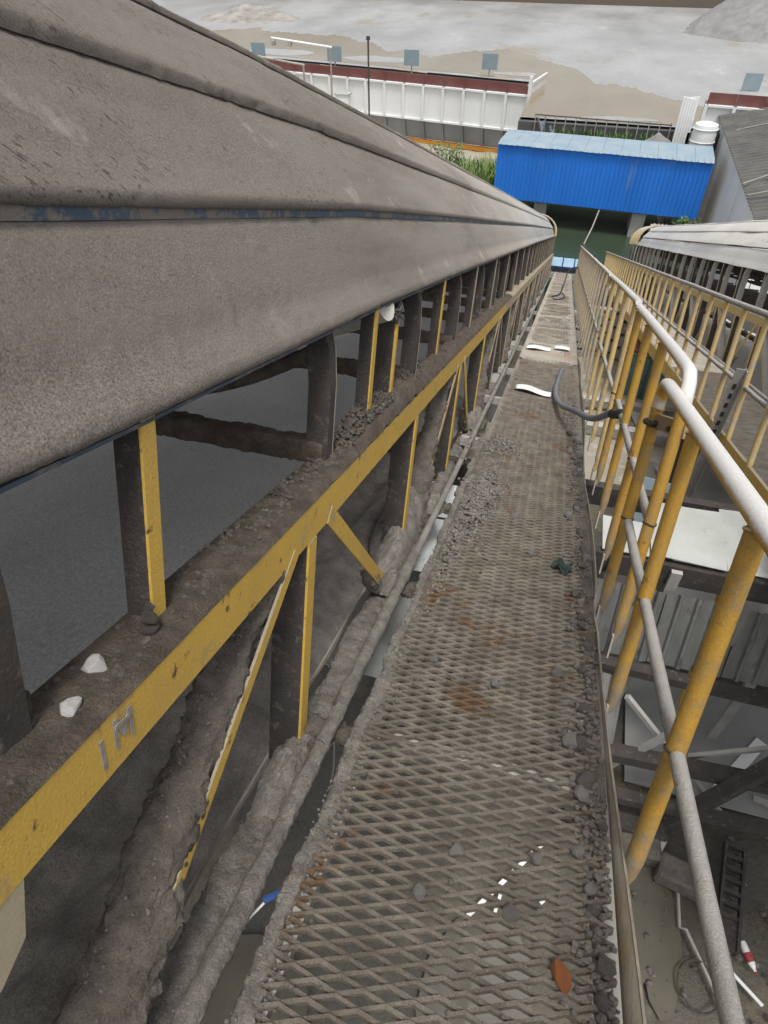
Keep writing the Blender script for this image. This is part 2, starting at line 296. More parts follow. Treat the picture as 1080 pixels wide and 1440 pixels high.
BASE = {}
def _place(o, base, frame):
    if frame == 'conv': o.location = T(*base); o.rotation_euler = (-S, 0, 0)
    else: o.location = base
    BASE[o.name] = Vector(base)
def tag(o, label=None, cat=None, group=None, kind=None):
    if label: o['label'] = label
    if cat: o['category'] = cat
    if group: o['group'] = group
    if kind: o['kind'] = kind
    return o
def thing(name, label, cat, base=(0, 0, 0), frame='conv', group=None):
    o = bpy.data.objects.new(name, None); C.objects.link(o); o.empty_display_size = 0.2
    _place(o, base, frame); return tag(o, label, cat, group)
def solo(name, mb, material, label=None, cat=None, base=(0, 0, 0), frame='conv', group=None, kind=None, smooth=False):
    o = bpy.data.objects.new(name, mb.mesh(name, base, smooth)); o.data.materials.append(MATS[material]); C.objects.link(o)
    _place(o, base, frame); return tag(o, label, cat, group, kind)
def part(name, mb, material, parent, smooth=False, kind=None):
    b = BASE[parent.name]
    o = bpy.data.objects.new(name, mb.mesh(name, b, smooth)); o.data.materials.append(MATS[material]); C.objects.link(o)
    o.parent = parent; BASE[o.name] = b
    if kind: o['kind'] = kind
    return o
def dusty(o, material='far_dusty'):
    for q in [o] + list(o.children):
        if q.material_slots and q.data.materials[0].name.startswith('yellow'):
            q.material_slots[0].link = 'OBJECT'; q.material_slots[0].material = MATS[material]
    return o
def again(o, off, parent=None):
    """copy of a part (and its sub-parts), moved by off"""
    c = o.copy(); C.objects.link(c); c.parent = parent or o.parent; c.location = o.location + Vector(off); BASE[c.name] = BASE[c.parent.name]
    for ch in list(o.children):
        d = ch.copy(); C.objects.link(d); d.parent = c; BASE[d.name] = BASE[c.name]
    return c
rnd = random.Random(7)

def frange(a, b, st):
    n = max(1, int(round((b - a) / st))); return [a + (b - a) * i / n for i in range(n + 1)]
def ustations(u0, u1):
    us = []
    if u0 < 4: us += frange(u0, 2.4, 0.012) + frange(2.4, min(4, u1), 0.02)[1:]
    if u1 > 4: us += frange(4, min(12, u1), 0.1)[1:]
    if u1 > 12: us += frange(12, u1, 0.4)[1:]
    return us
def lerp_tab(tab, x):
    xs, ys = zip(*tab); return float(np.interp(x, xs, ys))
LIFT = [(-2, -0.06), (0.9, 0), (2.5, 0.05), (4.6, 0.08), (15, 0.20), (33, 0.36), (40, 0.4)]
def lift(u): return lerp_tab(LIFT, u)

def stone_mesh(seed, sub=2, amp=.35):
    import bmesh
    bm = bmesh.new(); bmesh.ops.create_icosphere(bm, subdivisions=sub, radius=1)
    V = np.array([v.co[:] for v in bm.verts]); nn = fbm(V, 1.3, 3, seed); 
    rs = np.random.RandomState(seed)
    for _ in range(7):        # flat broken facets
        d = rs.randn(3); d /= np.linalg.norm(d); h = rs.uniform(.55, .85); k = np.clip(V @ d - h, 0, None); V = V - k[:, None] * d
    V = V * (1 + amp * nn)[:, None]
    for v, p in zip(bm.verts, V): v.co = p
    me = bpy.data.meshes.new('stone'); bm.to_mesh(me); bm.free(); return me
SM = [stone_mesh(s) for s in range(6)]
SML = [stone_mesh(s, 1) for s in range(6)]
def stone(name, p, r, material, label=None, group=None, cat='stone', frame='conv', sq=(1, 1, .75)):
    me = SM[rnd.randrange(6)].copy(); me.materials.append(MATS[material]); o = bpy.data.objects.new(name, me); C.objects.link(o)
    o.location = T(*p) if frame == 'conv' else p; o.rotation_euler = (rnd.uniform(-.5, .5), rnd.uniform(-.5, .5), rnd.uniform(0, 6.28))
    o.scale = (r * sq[0], r * sq[1], r * sq[2]); return tag(o, label, cat, group)
def gravel(name, pts, material, base=(0, 0, 0), parent=None, frame='conv'):
    mb = MB(); V = []; Fs = []
    for (x, y, z, r) in pts:
        me = SML[rnd.randrange(6)]; R = Euler((rnd.uniform(0, 6), rnd.uniform(0, 6), rnd.uniform(0, 6))).to_matrix(); o = len(V)
        V += [tuple(R @ v.co * r + Vector((x, y, z))) for v in me.vertices]; Fs += [tuple(i + o for i in p.vertices) for p in me.polygons]
    mb.add(V, Fs)
    if parent: return part(name, mb, material, parent, kind='stuff')
    return solo(name, mb, material, base=base, frame=frame, kind='stuff')
# =================================================================== SETTING
def height_near(x, y):
    return -5.2
# near terrace + slope down to the pond
xs = np.linspace(-30, 30, 90); ys = np.concatenate([np.linspace(-6, 6, 50), np.linspace(6.3, 34, 90)])
X, Y = np.meshgrid(xs, ys)
Z = np.interp(Y, [-6, 5.5, 7, 30, 34], [-5.2, -5.2, -5.6, -15.0, -16.4])
nz = fbm(np.stack([X, Y, X * 0], -1), 0.5, 4, 3)
Z = Z + nz * np.interp(Y, [5, 8], [0.05, 0.45])
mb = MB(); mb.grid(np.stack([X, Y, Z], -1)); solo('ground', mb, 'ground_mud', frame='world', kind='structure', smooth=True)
mb = MB(); Xs, Ys = np.meshgrid(np.linspace(-20, 20, 80), np.linspace(6.6, 33.5, 120))
Zs = np.interp(Ys, [6.6, 7, 30, 34], [-5.62, -5.56, -14.95, -16.35]) + fbm(np.stack([Xs, Ys, Xs * 0], -1), 0.5, 4, 3) * np.interp(Ys, [5, 8], [0.05, 0.45]) + 0.05 + 0.10 * fbm(np.stack([Xs, Ys, Xs * 0], -1), 2.0, 4, 8)
mb.grid(np.stack([Xs, Ys, Zs], -1)); solo('slope', mb, 'terrain_mud', frame='world', kind='structure', smooth=True)
# pond
mb = MB(); mb.add([(-40, 24, -13.5), (40, 24, -13.5), (40, 56, -13.5), (-40, 56, -13.5)], [(0, 1, 2, 3)])
solo('pond_water', mb, 'pond', frame='world', kind='structure')
# yard with its retaining edge
def yard_edge(x): return np.where(x > -4.1, 43.6, 53.55 + (-4.1 - x) * .176)
gxs = np.concatenate([np.linspace(-160, -4.11, 70), np.linspace(-4.09, 160, 70)]); gx, gt = np.meshgrid(gxs, np.linspace(0, 1, 110) ** 1.8)
gy = yard_edge(gx) + (260 - yard_edge(gx)) * gt
gz = gx * 0 - 9.3
mb = MB(); mb.grid(np.stack([gx, gy, gz], -1)); solo('yard', mb, 'yard', frame='world', kind='structure', smooth=True)
mb = MB(); mb.prism([(-160, 80.9), (-4.12, 53.45), (-4.12, 43.15), (160, 43.15), (160, 43.55), (-4.05, 43.55), (-4.05, 53.5), (-160, 81.4)], 2, -17, -9.42); solo('retaining_wall', mb, 'concrete_dark', frame='world', kind='structure')
# tan puddle on the yard
top = [(-44, 66), (-34, 71), (-27, 69.5), (-22, 66.5), (-17, 62.5), (-14.5, 61), (-11, 66), (-8, 66.8), (-5.5, 64), (-3.2, 60.5), (-1.5, 58.5), (0.3, 55), (2.5, 53.2), (4.2, 51.6), (6.2, 49.6), (8, 48)]
bot = [(8, 44.3), (6.0, 44.2), (4.4, 44.6), (2.5, 44.15), (0.5, 44.3), (-2, 44.0), (-3.7, 44.1), (-3.9, 54.3), (-12, 55.6), (-20, 57.1), (-30, 58.8), (-40, 61), (-46, 63)]
def wobble(pl, amp, n, seed):
    out = []
    for i in range(len(pl)):
        a, b = np.array(pl[i]), np.array(pl[(i + 1) % len(pl)])
        for k in range(n):
            p = a + (b - a) * k / n
            q = np.array([[p[0], p[1], seed]]); out.append((p[0] + amp * fbm(q, 0.6, 3, seed)[0], p[1] + amp * fbm(q, 0.6, 3, seed + 5)[0]))
    return out
tx, ty = zip(*top); bxx, byy = zip(*bot[::-1])
cols = []
for x in np.concatenate([np.linspace(-44, -4.12, 260), np.linspace(-4.08, 8, 120)]):
    q_ = np.array([[x, 0, 0]]); a = np.interp(x, tx, ty) + 3.4 * fbm(q_, .45, 5, 4, .62)[0]; b = np.interp(x, bxx, byy) if x < -4.1 else 43.9 + .5 * fbm(q_, .8, 3, 9)[0] + max(0, x - 5) * .5
    b = max(b, float(yard_edge(np.array(x))) + .15); a = max(a, b + .02); cols.append([(x, b + (a - b) * t, -9.292) for t in (0, .5, 1)])
mb = MB(); mb.grid(np.array(cols)[:, ::-1]); solo('yard_puddle', mb, 'puddle_tan', frame='world', kind='structure')
for k, (cx_, cy_, rx, ry) in enumerate([(-17, 59.0, 3.2, 1.2), (-6, 56, 1.6, 0.7), (1.6, 44.6, 2.1, 0.5), (-26, 60, 3.0, 1.5)]):
    pl = wobble([(cx_ + rx * math.cos(t), cy_ + ry * math.sin(t)) for t in np.linspace(0, 2 * math.pi, 14)[:-1]], 0.5, 3, 11 + k)
    mb = MB(); mb.add([(p[0], p[1], -9.285) for p in pl], [tuple(range(len(pl)))]); solo('wet_concrete_patch', mb, 'yard', frame='world', kind='structure')

# far boundary wall of the yard
mb = MB(); mb.box(-60, 40, 100, 100.4, -9.4, -5.2)
bw = solo('boundary_wall', mb, 'mud_brown', 'long brown boundary wall along the far end of the concrete yard', 'wall', base=(-10, 100, -9.3), frame='world')
# aggregate heap and debris heap
def heap(name, label, cx_, cy_, z0, rx, ry, h, material, seed, sub=48):
    a = np.linspace(-1, 1, sub); gx, gy = np.meshgrid(a, a); r = np.sqrt(gx ** 2 + gy ** 2)
    p = np.stack([gx, gy, gx * 0 + seed], -1)
    hh = np.clip(1 - r * (1 + 0.25 * fbm(p, 2, 3, seed)), -0.1, 1) * h + 0.06 * h * fbm(p, 9, 3, seed + 2)
    mb = MB(); mb.grid(np.stack([cx_ + gx * rx, cy_ + gy * ry, z0 + hh], -1), (np.maximum(r[:-1, :-1], r[1:, 1:]) < 1.15))
    return solo(name, mb, material, label, 'heap', base=(cx_, cy_, z0), frame='world', smooth=True)
heap('aggregate_heap', 'grey crushed stone heap at the far right of the yard', 17, 84, -9.35, 10.5, 9, 6.2, 'pile', 21)
heap('debris_heap', 'rough heap of broken concrete at the far left of the yard', -37, 78, -9.35, 6, 4, 1.3, 'debris', 22)

# near puddles on the ground
for k, (cx_, cy_, rx, ry) in enumerate([(1.52, 1.55, 0.13, 0.42), (-1.1, 0.55, 0.42, 0.35), (1.28, 1.85, 0.25, 0.6), (0.35, 0.9, 0.35, 0.5)]):
    pl = wobble([(cx_ + rx * math.cos(t), cy_ + ry * math.sin(t)) for t in np.linspace(0, 2 * math.pi, 12)[:-1]], 0.12, 4, 31 + k)
    mb = MB(); mb.add([(p[0], p[1], -5.135 + 0.004 * k) for p in pl], [tuple(range(len(pl)))]); solo('ground_puddle', mb, 'puddle', frame='world', kind='structure')

# =================================================================== CONVEYORS
PROF_LOW = [(-.735, -.378), (-.71, -.385), (-.694, -.38), (-.688, -.366), (-.694, -.345), (-.735, -.292), (-.748, -.268), (-.765, -.22), (-.80, -.14), (-.832, -.078), (-.856, -.05)]
PROF_MID = [(-.875, -.034), (-.846, -.032), (-.836, -.028), (-.835, -.006), (-.842, .004), (-.95, .12), (-1.04, .212), (-1.082, .25)]
PROF_TOP = [(-1.09, .246), (-1.066, .244), (-1.063, .248), (-1.063, .276), (-1.07, .283), (-1.10, .309), (-1.2, .39), (-1.3, .454), (-1.35, .472), (-1.338, .473), (-1.337, .49), (-1.38, .507), (-1.5, .528), (-1.62, .538)]
PROF_TOP += [(-3.24 - x, z) for x, z in PROF_TOP[-4::-1]]
K = 0.92
def resample(pr, st=0.012):
    P = np.array(pr) * K; d = np.concatenate([[0], np.cumsum(np.linalg.norm(np.diff(P, axis=0), axis=1))])
    t = np.linspace(0, d[-1], max(6, int(d[-1] / st))); return np.stack([np.interp(t, d, P[:, 0]), np.interp(t, d, P[:, 1])], 1)
def sheet(pr, us, amp, seed, side=1, cx=0.0, wav=0.0, st=0.012, thick=True):
    p = resample(pr, st); U = np.array(us)
    A = np.zeros((len(U), len(p), 3)); A[..., 0] = p[None, :, 0]; A[..., 1] = U[:, None]; A[..., 2] = p[None, :, 1] + np.array([lift(u) for u in us])[:, None]
    # outward normal of the profile
    t = np.gradient(p, axis=0); nn = np.stack([t[:, 1], -t[:, 0]], 1); nn /= np.linalg.norm(nn, axis=1, keepdims=True) + 1e-9
    if nn[:, 0].sum() * 1 < 0 and pr is not PROF_TOP: nn = -nn
    if pr is PROF_TOP and nn[len(nn) // 2, 1] < 0: nn = -nn
    q = A.copy()
    fade = np.interp(U, [0, 5, 12], [1, 0.75, 0.25])[:, None]
    s1 = np.stack([q[..., 0] * 26 + q[..., 2] * 26 - q[..., 1] * 8, q[..., 1] * 14 + q[..., 2] * 9, q[..., 0] * 6], -1)
    msk = np.clip(fbm(q, 3.0, 3, seed + 60) * 2.2 + .25, 0, 1)
    ds = amp * fade * (0.18 * fbm(q, 6, 3, seed) + 0.15 * fbm(q, 34, 3, seed + 3) + .14 * fbm(q, 85, 2, seed + 5) - 1.1 * msk * np.clip(fbm(s1, 1.0, 3, seed + 7) - 0.22, 0, .25) * 2 + .4 * np.clip(fbm(q, 12, 3, seed + 8) - .3, 0, 1) * 3)
    ds = ds + wav * fbm(q * np.array([0.2, 1, 0.2]), 0.9, 2, seed + 20) + 0.0015 * fbm(q, 1.2, 2, seed + 30)
    A[..., 0] += ds * nn[None, :, 0]; A[..., 2] += ds * nn[None, :, 1]
    A[..., 0] = A[..., 0] * side + cx
    return A

ZC0, ZC1 = -0.77, -0.89        # upper chord
ZB0, ZB1 = -1.70, -1.80        # lower chord
def build_conveyor(root, side, x0, u0, u1, near, cover_material, cover_end, hoop_end):
    """side=1: walkway to its right (x grows), x0 shifts it; side=-1 mirrors it"""
    def X(v): return side * v + x0
    def bx(mb, v0, v1, a, b, c, d): return mb.box(min(X(v0), X(v1)), max(X(v0), X(v1)), a, b, c, d)
    ulist = ustations(u0, cover_end)
    amp = 0.010 if near else 0.002
    wav = 0.002 if near else 0.018
    for nm, pr, sd in (('lower_cover_sheet', PROF_LOW, 1), ('middle_cover_sheet', PROF_MID, 2), ('top_cover_sheet', PROF_TOP, 3)):
        mb = MB(); mb.grid(sheet(pr, ulist if near else frange(u0, cover_end, 0.3), amp, sd * 40, side, x0, wav, 0.008 if near else 0.04)); part(nm, mb, cover_material, root, True)
    # far-side sheets
    far = [(-3.24 - x, z) for x, z in PROF_MID[::-1]]; mb = MB(); mb.grid(sheet(far, frange(u0, cover_end, 0.5), 0.002, 77, side, x0, 0, 0.05)); part('far_middle_cover_sheet', mb, cover_material, root, True)
    far = [(-3.24 - x, z) for x, z in PROF_LOW[::-1]]; mb = MB(); mb.grid(sheet(far, frange(u0, cover_end, 0.5), 0.002, 78, side, x0, 0, 0.05)); part('far_lower_cover_sheet', mb, cover_material, root, True)
    # blue trim showing under each sheet edge
    if near:
        for v, z, w in ((-.862, -.043, .024), (-.712, -.387, .008)):
            mb = MB(); A = []
            for u in ulist:
                L = lift(u); A.append([(X(v * K - .004), u, (z - w / 2) * K + L), (X(v * K + .014), u, (z - w / 2) * K + L), (X(v * K + .014), u, (z + w / 2) * K + L), (X(v * K - .004), u, (z + w / 2) * K + L)])
            mb.grid(A); part('blue_cover_trim', mb, 'blue_trim' if v < -.8 else 'lip_trim', root)
    # hoops past the end of the cover
    L = lift(cover_end); n = int((hoop_end - cover_end) / 0.9)
    mb = MB(); pts = [(X(-1.49 + 0.86 * math.cos(a)), cover_end + .5, L + .52 * math.sin(a) ** .7 - (.32 if True else 0) * (1 - math.sin(a))) for a in np.linspace(0, math.pi, 18)]
    mb.tube(pts, .035, 6); h0 = part('cover_hoop', mb, 'yellow_dusty', root, True)
    for k in range(1, n): again(h0, (0, .9 * k, 0))
    # chords
    ym = 'yellow' if near else 'yellow_dusty'
    E_ = hoop_end
    for ua, ub, mt in ((u0, 8.2, ym), (8.204, E_, 'far_dusty' if near else ym)):
        mb = MB(); bx(mb, -.57, -.578, ua, ub, ZC1, ZC0); bx(mb, -.578, -.71, ua, ub, ZC0 - .008, ZC0 - .0005); bx(mb, -.578, -.66, ua, ub, ZC1, ZC1 + .008)
        part('upper_chord', mb, mt, root)
    mb = MB(); bx(mb, -2.37, -2.362, u0, E_, ZC1, ZC0); bx(mb, -2.362, -2.25, u0, E_, ZC0 - .008, ZC0); part('upper_chord', mb, 'steel_dark', root)
    mb = MB()
    if near:
        mb.tube([(X(-.58), u, -1.75) for u in frange(u0, 3.6, .008)], .052, 44, True, (1.0, 1.0), .022, 9, 60, .5); mb.tube([(X(-.58), u, -1.75) for u in frange(3.6, 8, .03)], .052, 20, True, None, .03, 9, 60, .6)
        part('lower_chord', mb, 'mud_grey', root, True); mb = MB(); mb.bar((X(-.58), 8, -1.75), (X(-.58), E_, -1.75), .1, .1); part('lower_chord', mb, 'steel_grey', root)
    else:
        mb.bar((X(-.58), u0, -1.75), (X(-.58), E_, -1.75), .1, .1); part('lower_chord', mb, 'steel_grey', root)
    mb = MB(); mb.bar((X(-2.37), u0, -1.75), (X(-2.37), E_, -1.75), .1, .1); part('lower_chord', mb, 'steel_dark', root)
    # truss verticals and diagonals (each an angle: yellow outer leg, dark inner leg)
    P = 1.49; up0 = 1.62
    def angle_member(nm, a, b, w, inner, material, parent=root, dark=True):
        mb = MB(); mb.bar(a, b, .008, w, up=(0, 1, 0.001)) if abs(a[1] - b[1]) < .05 else mb.bar(a, b, .008, w, up=Vector((b[1] - a[1], 0, 0)).cross(Vector((0, 0, 1))) + Vector((0, .6, .6)))
        o = part(nm, mb, material, parent)
        return o
    pm = None
    ks = [k for k in range(-1, int((E_ - up0) / P) + 1)]
    for k in ks:
        u = up0 + P * k
        if u < u0: continue
        if pm is None:
            mb = MB(); bx(mb, -.566, -.574, u - .03, u + .03, ZB0 + .02, ZC1 - .001); pm = part('truss_post', mb, ym, root); k0 = u
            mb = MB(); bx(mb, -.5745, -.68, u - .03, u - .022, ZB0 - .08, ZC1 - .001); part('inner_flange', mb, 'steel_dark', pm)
        else:
            o_ = again(pm, (0, u - k0, 0))
            if near and u > 6.5: dusty(o_)
    fm = None
    for k in ks:
        u = up0 + P * k
        if u < u0: continue
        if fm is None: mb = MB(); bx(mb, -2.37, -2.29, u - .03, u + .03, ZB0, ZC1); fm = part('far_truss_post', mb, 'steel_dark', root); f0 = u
        else: again(fm, (0, u - f0, 0))
    # diagonals meet at the top of every second post
    def diag(ua, ub, w):
        # flat bar in the truss plane from (ua, top) to (ub, bottom)
        d = Vector((0, ub - ua, ZB0 - ZC1)).normalized(); nrm = Vector((0, -d.z, d.y)) * (w / 2)
        a, b = Vector((0, ua, ZC1 + .02)), Vector((0, ub, ZB0 - .01)); pl = [a - nrm, a + nrm, b + nrm, b - nrm]
        mb = MB(); mb.prism([(p.y, p.z) for p in pl], 0, X(-.567), X(-.575)); return mb, a, b
    dA = dB = None
    for k in ks:
        if k % 2: continue
        u = up0 + P * k
        if u < u0: continue
        if dA is None:
            mb, a, b = diag(u - .13, u - 1.17, .042); dA = part('diagonal_brace', mb, ym, root)
            m2 = MB(); m2.bar((X(-.575), a.y, a.z), (X(-.575), b.y, b.z), .01, .01)
            pts = [(X(-.635), a.y - .04 + (b.y - a.y) * t, a.z - .01 + (b.z - a.z) * t) for t in np.linspace(0.02, 1, 130 if near else 4)]
            mb3 = MB(); mb3.tube(pts, (np.linspace(.042, .06, 130) if near else .047), 40 if near else 6, True, (1.25, .85), .028 if near else .0, 11, 90, .7); part('mud_crust' if near else 'inner_flange', mb3, 'mud' if near else 'steel_grey', dA, True)
            if near:
                pts = [(X(-.59), a.y - .01 + (b.y - a.y) * t, a.z + (b.z - a.z) * t) for t in np.linspace(.60, 1, 80)]
                mb3 = MB(); mb3.tube(pts, np.concatenate([np.linspace(.018, .05, 12), np.linspace(.05, .07, 68)]), 40, True, (1.0, .9), .03, 11, 93); part('mud_crust', mb3, 'mud', dA, True)
            mb, a, b = diag(u + .15, u + 1.17, .062); dB = part('diagonal_brace', mb, ym, root); ku = u
            mb3 = MB(); bx(mb3, -.5755, -.62, 0, .01, 0, .01)
            pts = [(X(-.60), a.y + (b.y - a.y) * t, a.z - .02 + (b.z - a.z) * t) for t in np.linspace(.62, 1, 36 if near else 3)]
            mb3 = MB(); mb3.tube(pts, (np.concatenate([np.linspace(.010, .045, 14), np.full(22, .045)]) if near else .045), 26 if near else 6, True, (.9, 1), .022 if near else .0, 12, 91); part('mud_crust' if near else 'inner_flange', mb3, 'mud_grey' if near else 'steel_grey', dB, True)
        else:
            for o_ in (again(dA, (0, u - ku, 0)), again(dB, (0, u - ku, 0))):
                if near and u > 6.5: dusty(o_)
    # cover posts: slender angles standing on the upper chord
    for k in range(-1, 30):
        u = .92 + 1.49 * k
        if u < u0 or u > E_: continue
        t = ZC0 + .0 ; tp = -.34 + lift(u)
        mb = MB(); bx(mb, -.642, -.648, u - .0, u + .042, t, tp); o = part('cover_post', mb, ym if u < 4.5 else 'far_dusty', root)
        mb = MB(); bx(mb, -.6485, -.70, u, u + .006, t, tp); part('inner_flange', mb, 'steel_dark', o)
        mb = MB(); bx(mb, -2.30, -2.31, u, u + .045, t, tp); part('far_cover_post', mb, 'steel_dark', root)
    # idler frames: bent plate uprights, cross beam and trough rollers
    idl = None
    for k in range(0, 30):
        u = .60 + 1.335 * k - (.05 if k == 0 else 0)
        if u > E_: continue
        mb = MB(); tp = -.30 + lift(u)
        A = []
        for (v, z) in ((-.645, ZC0 - .0), (-.645, -.52 + lift(u) * .5), (-.655, -.42 + lift(u)), (-.69, tp), (-.74, tp + .1)):
            A.append([(X(v - .075), u - .004, z), (X(v), u - .004, z), (X(v), u + .052, z)])
        mb.grid(A); B = [[(p[0] - side * .0, p[1] + .006, p[2]) for p in r] for r in A]
        o = part('idler_upright', mb, 'steel_dark' if near else 'steel_grey', root)
        o.modifiers.new('t', 'SOLIDIFY').thickness = .006
        if near and k > 0:
            mb = MB(); mb.tube([(X(A_[0]), u + .05, A_[1]) for A_ in ((-.643, ZC0), (-.643, -.52 + lift(u) * .5), (-.653, -.42 + lift(u)), (-.688, tp))], .0018, 5); part('bright_edge', mb, 'bright_edge', o)
        if near and u < 9:
            mb = MB(); mb.tube([(X(v), u + .03, -.735) for v in frange(-2.32, -.66, .012)], .04, 32, True, (1.1, 1.0), .013, 12, 100 + k, .45); part('cross_beam', mb, 'mud_brown', root, True)
        else:
            mb = MB(); bx(mb, -2.32, -.66, u, u + .07, -.79, -.70); part('cross_beam', mb, 'steel_dark', root)
        if u < 14 or not near:
            # trough: one level roller and two inclined ones on a curved bracket
            L = lift(u)
            for (va, za, vb, zb) in ((-.72, -.27, -1.18, -.50), (-1.22, -.52, -1.72, -.52), (-1.76, -.50, -2.22, -.27)):
                mb = MB(); mb.tube([(X(va), u + .12, za + L), (X(vb), u + .12, zb + L)], .055, 12); part('idler_roller', mb, 'roller' if k == 1 and va > -.8 else 'steel_dark', root, True)
            mb = MB(); mb.tube([(X(v), u + .02, -.66 + L + .26 * abs((v + 1.47) / .8) ** 2.2) for v in frange(-2.25, -.69, .06)], .022, 8); part('idler_bracket', mb, 'mud_brown' if near else 'steel_dark', root, True)
    # carrying belt under the cover and return belt below
    us = frange(u0, E_, .5); mb = MB()
    mb.grid([[(X(v), u, -.44 + lift(u) + .24 * max(0, abs(v + 1.47) - .25) / .55) for v in (-2.22, -1.97, -1.72, -1.47, -1.22, -.97, -.74)] for u in us]); part('carrying_belt', mb, 'belt', root, True)
    mb = MB(); mb.grid([[(X(v), u, -1.12 - .015 * math.sin(u * 2.1)) for v in np.linspace(-2.12, -.87, 12)] for u in us]); o = part('return_belt', mb, 'belt', root, True); o.modifiers.new('t', 'SOLIDIFY').thickness = .015
    # spill tray with its caked mud
    mb = MB(); bx(mb, -2.3, -.69, u0, E_, -1.80, -1.795); tr = part('spill_tray', mb, 'steel_grey', root)
    if near:
        vs_ = np.linspace(-2.3, -.70, 70); U = np.array(frange(u0, 7, .04)); V_, U_ = np.meshgrid(vs_, U)
        q = np.stack([V_, U_, V_ * 0], -1)
        h = -1.755 + .05 * fbm(q * np.array([1, .35, 1]), 4, 3, 41) + .022 * fbm(q, 22, 4, 42) + .07 * np.exp(-((V_ + .86) / .07) ** 2) + .05 * np.exp(-((V_ + 1.08) / .05) ** 2)
        h = np.where(V_ > -.71, -1.793, h)
        mb = MB(); mb.grid(np.stack([V_ * side + x0, U_, h], -1)); part('caked_mud', mb, 'mud_wet', tr, True, kind='stuff')
        mb = MB(); mb.tube([(X(-.686 + .006 * math.sin(u * 9)), u, -1.79) for u in frange(u0, 8, .05)], .005, 6); part('bright_tray_lip', mb, 'bright_edge', tr)
    # trestle legs
    for u in (9.2, 17.5, 25.5):
        for v in (-.58, -2.37):
            a = T(X(v), u, -1.8); gz = float(np.interp(a.y, [6, 7, 30, 34], [-5.2, -5.6, -15.0, -16.4])) - .5
            ln = (a.z - gz)
            # plumb leg: world vertical in the tilted frame
            b = Vector((X(v), u + ln * SN, -1.8 - ln * CS))
            mb = MB(); mb.bar((X(v), u, -1.8), b, .16, .16, up=(0, 1, 0)); part('trestle_leg', mb, 'steel_grey', root)

cv = thing('belt_conveyor', 'covered belt conveyor caked in grey mud left of the walkway, with yellow truss', 'conveyor', (-1.47, 0, -1.8))
build_conveyor(cv, 1, 0.0, -0.9, 35.5, True, 'cover_mud', 32.5, 35.5)
cv2 = thing('belt_conveyor', 'covered belt conveyor with clean cream cover at the right edge', 'conveyor', (4.0, 0, -1.8))
build_conveyor(cv2, -1, 2.30, 1.5, 41, False, 'cover_cream', 32, 36.5)

mb = MB(); mb.prism([(.1, ZC1 - .002), (.478, ZC1 - .002), (.462, -1.0), (.41, -1.04), (.1, -1.12)], 0, -.572, -.580); part('gusset_plate', mb, 'sheet_cream', cv)
# return roller end and its wire hanging under the cover edge
t = thing('guide_roller', 'pale round guide roller end hanging under the muddy cover edge', 'roller', (-.70, 2.62, -.36))
mb = MB(); mb.tube([(-.66, 2.60, -.30), (-.95, 2.66, -.42)], .075, 20); part('drum', mb, 'roller', t, True)
mb = MB(); mb.tube([(-.645, 2.595, -.295), (-.70, 2.606, -.318)], .018, 8); part('axle', mb, 'steel_dark', t)
mb = MB()
for k in range(9):
    a = rnd.uniform(0, 6); mb.tube([(-.65, 2.70 + .02 * math.cos(a), -.34), (-.64 + .02 * math.sin(a), 2.76 + .05 * math.sin(a), -.37 + .03 * math.cos(a)), (-.65, 2.84, -.34 + .03 * math.sin(a * 2))], .003, 4)
part('binding_wire', mb, 'wire', t)
mb = MB(); bx = mb.box(-.64, -.65, 2.77, 2.80, -.77, -.40); o = part('bracket_post', mb, 'yellow', t)
mb = MB(); mb.box(-.73, -.6505, 2.77, 2.776, -.77, -.38); part('inner_flange', mb, 'steel_dark', o)

# painted mark on the chord (worn-off stencil)
t = thing('stencil_mark', 'worn grey painted characters on the yellow chord near the two white stones', 'marking', (-.5665, .70, -.83))
for k_, (a, b) in enumerate((((.655, -.80), (.660, -.865)), ((.69, -.785), (.693, -.85)), ((.69, -.788), (.712, -.835)), ((.712, -.835), (.728, -.788)), ((.728, -.788), (.732, -.852)), ((.688, -.802), (.73, -.806)))):
    mb = MB(); A, B = Vector((-.5692 + .0004 * k_, *a)), Vector((-.5692 + .0004 * k_, *b)); mb.bar(A, B, .0015, .009, up=(B - A).cross(Vector((1, 0, 0)))); part('stroke', mb, 'mark', t)

# =================================================================== WALKWAY
WZ = -1.55
def grating(u0, u1, x0, x1, skew, lwd=.11, swd=.042, t=.0075, hgt=.009, sag=0.0, seed=0):
    mb = MB(); nrow = int((u1 - u0) / (swd / 2)); nx = int(round((x1 - x0) / (lwd / 2)))
    hx = (x1 - x0) / nx
    V = []; Fc = []
    for j in range(nrow + 1):
        o = len(V)
        for i in range(nx + 1):
            x = x0 + i * hx; xm = (x - x0) / (x1 - x0)
            y = u0 + j * swd / 2 + skew * (x - (x0 + x1) / 2) + ((swd / 4 - t * .4) if (i + j) % 2 else -(swd / 4 - t * .4))
            y = min(max(y, u0 - .03), u1 + .03)
            z = WZ - sag * math.sin(math.pi * xm) * math.sin(math.pi * j / max(1, nrow)) + (.0035 if (i + j) % 2 else -.0035)
            w = t * (.5 + .1 * math.sin(i * 7.1 + j * 3.3 + seed))
            V += [(x, y - w, z - hgt), (x, y - w, z + hgt * .4), (x, y + w, z + hgt), (x, y + w, z - hgt * .4)]
        for i in range(nx):
            a, b = o + i * 4, o + i * 4 + 4
            for k in range(4): Fc.append((a + k, a + (k + 1) % 4, b + (k + 1) % 4, b + k))
    mb.add(V, Fc); return mb
WX0, WX1 = -.345, .43
wk = thing('walkway', 'mud-clogged steel mesh walkway running down between the conveyors', 'walkway', (0, 0, WZ - .1))
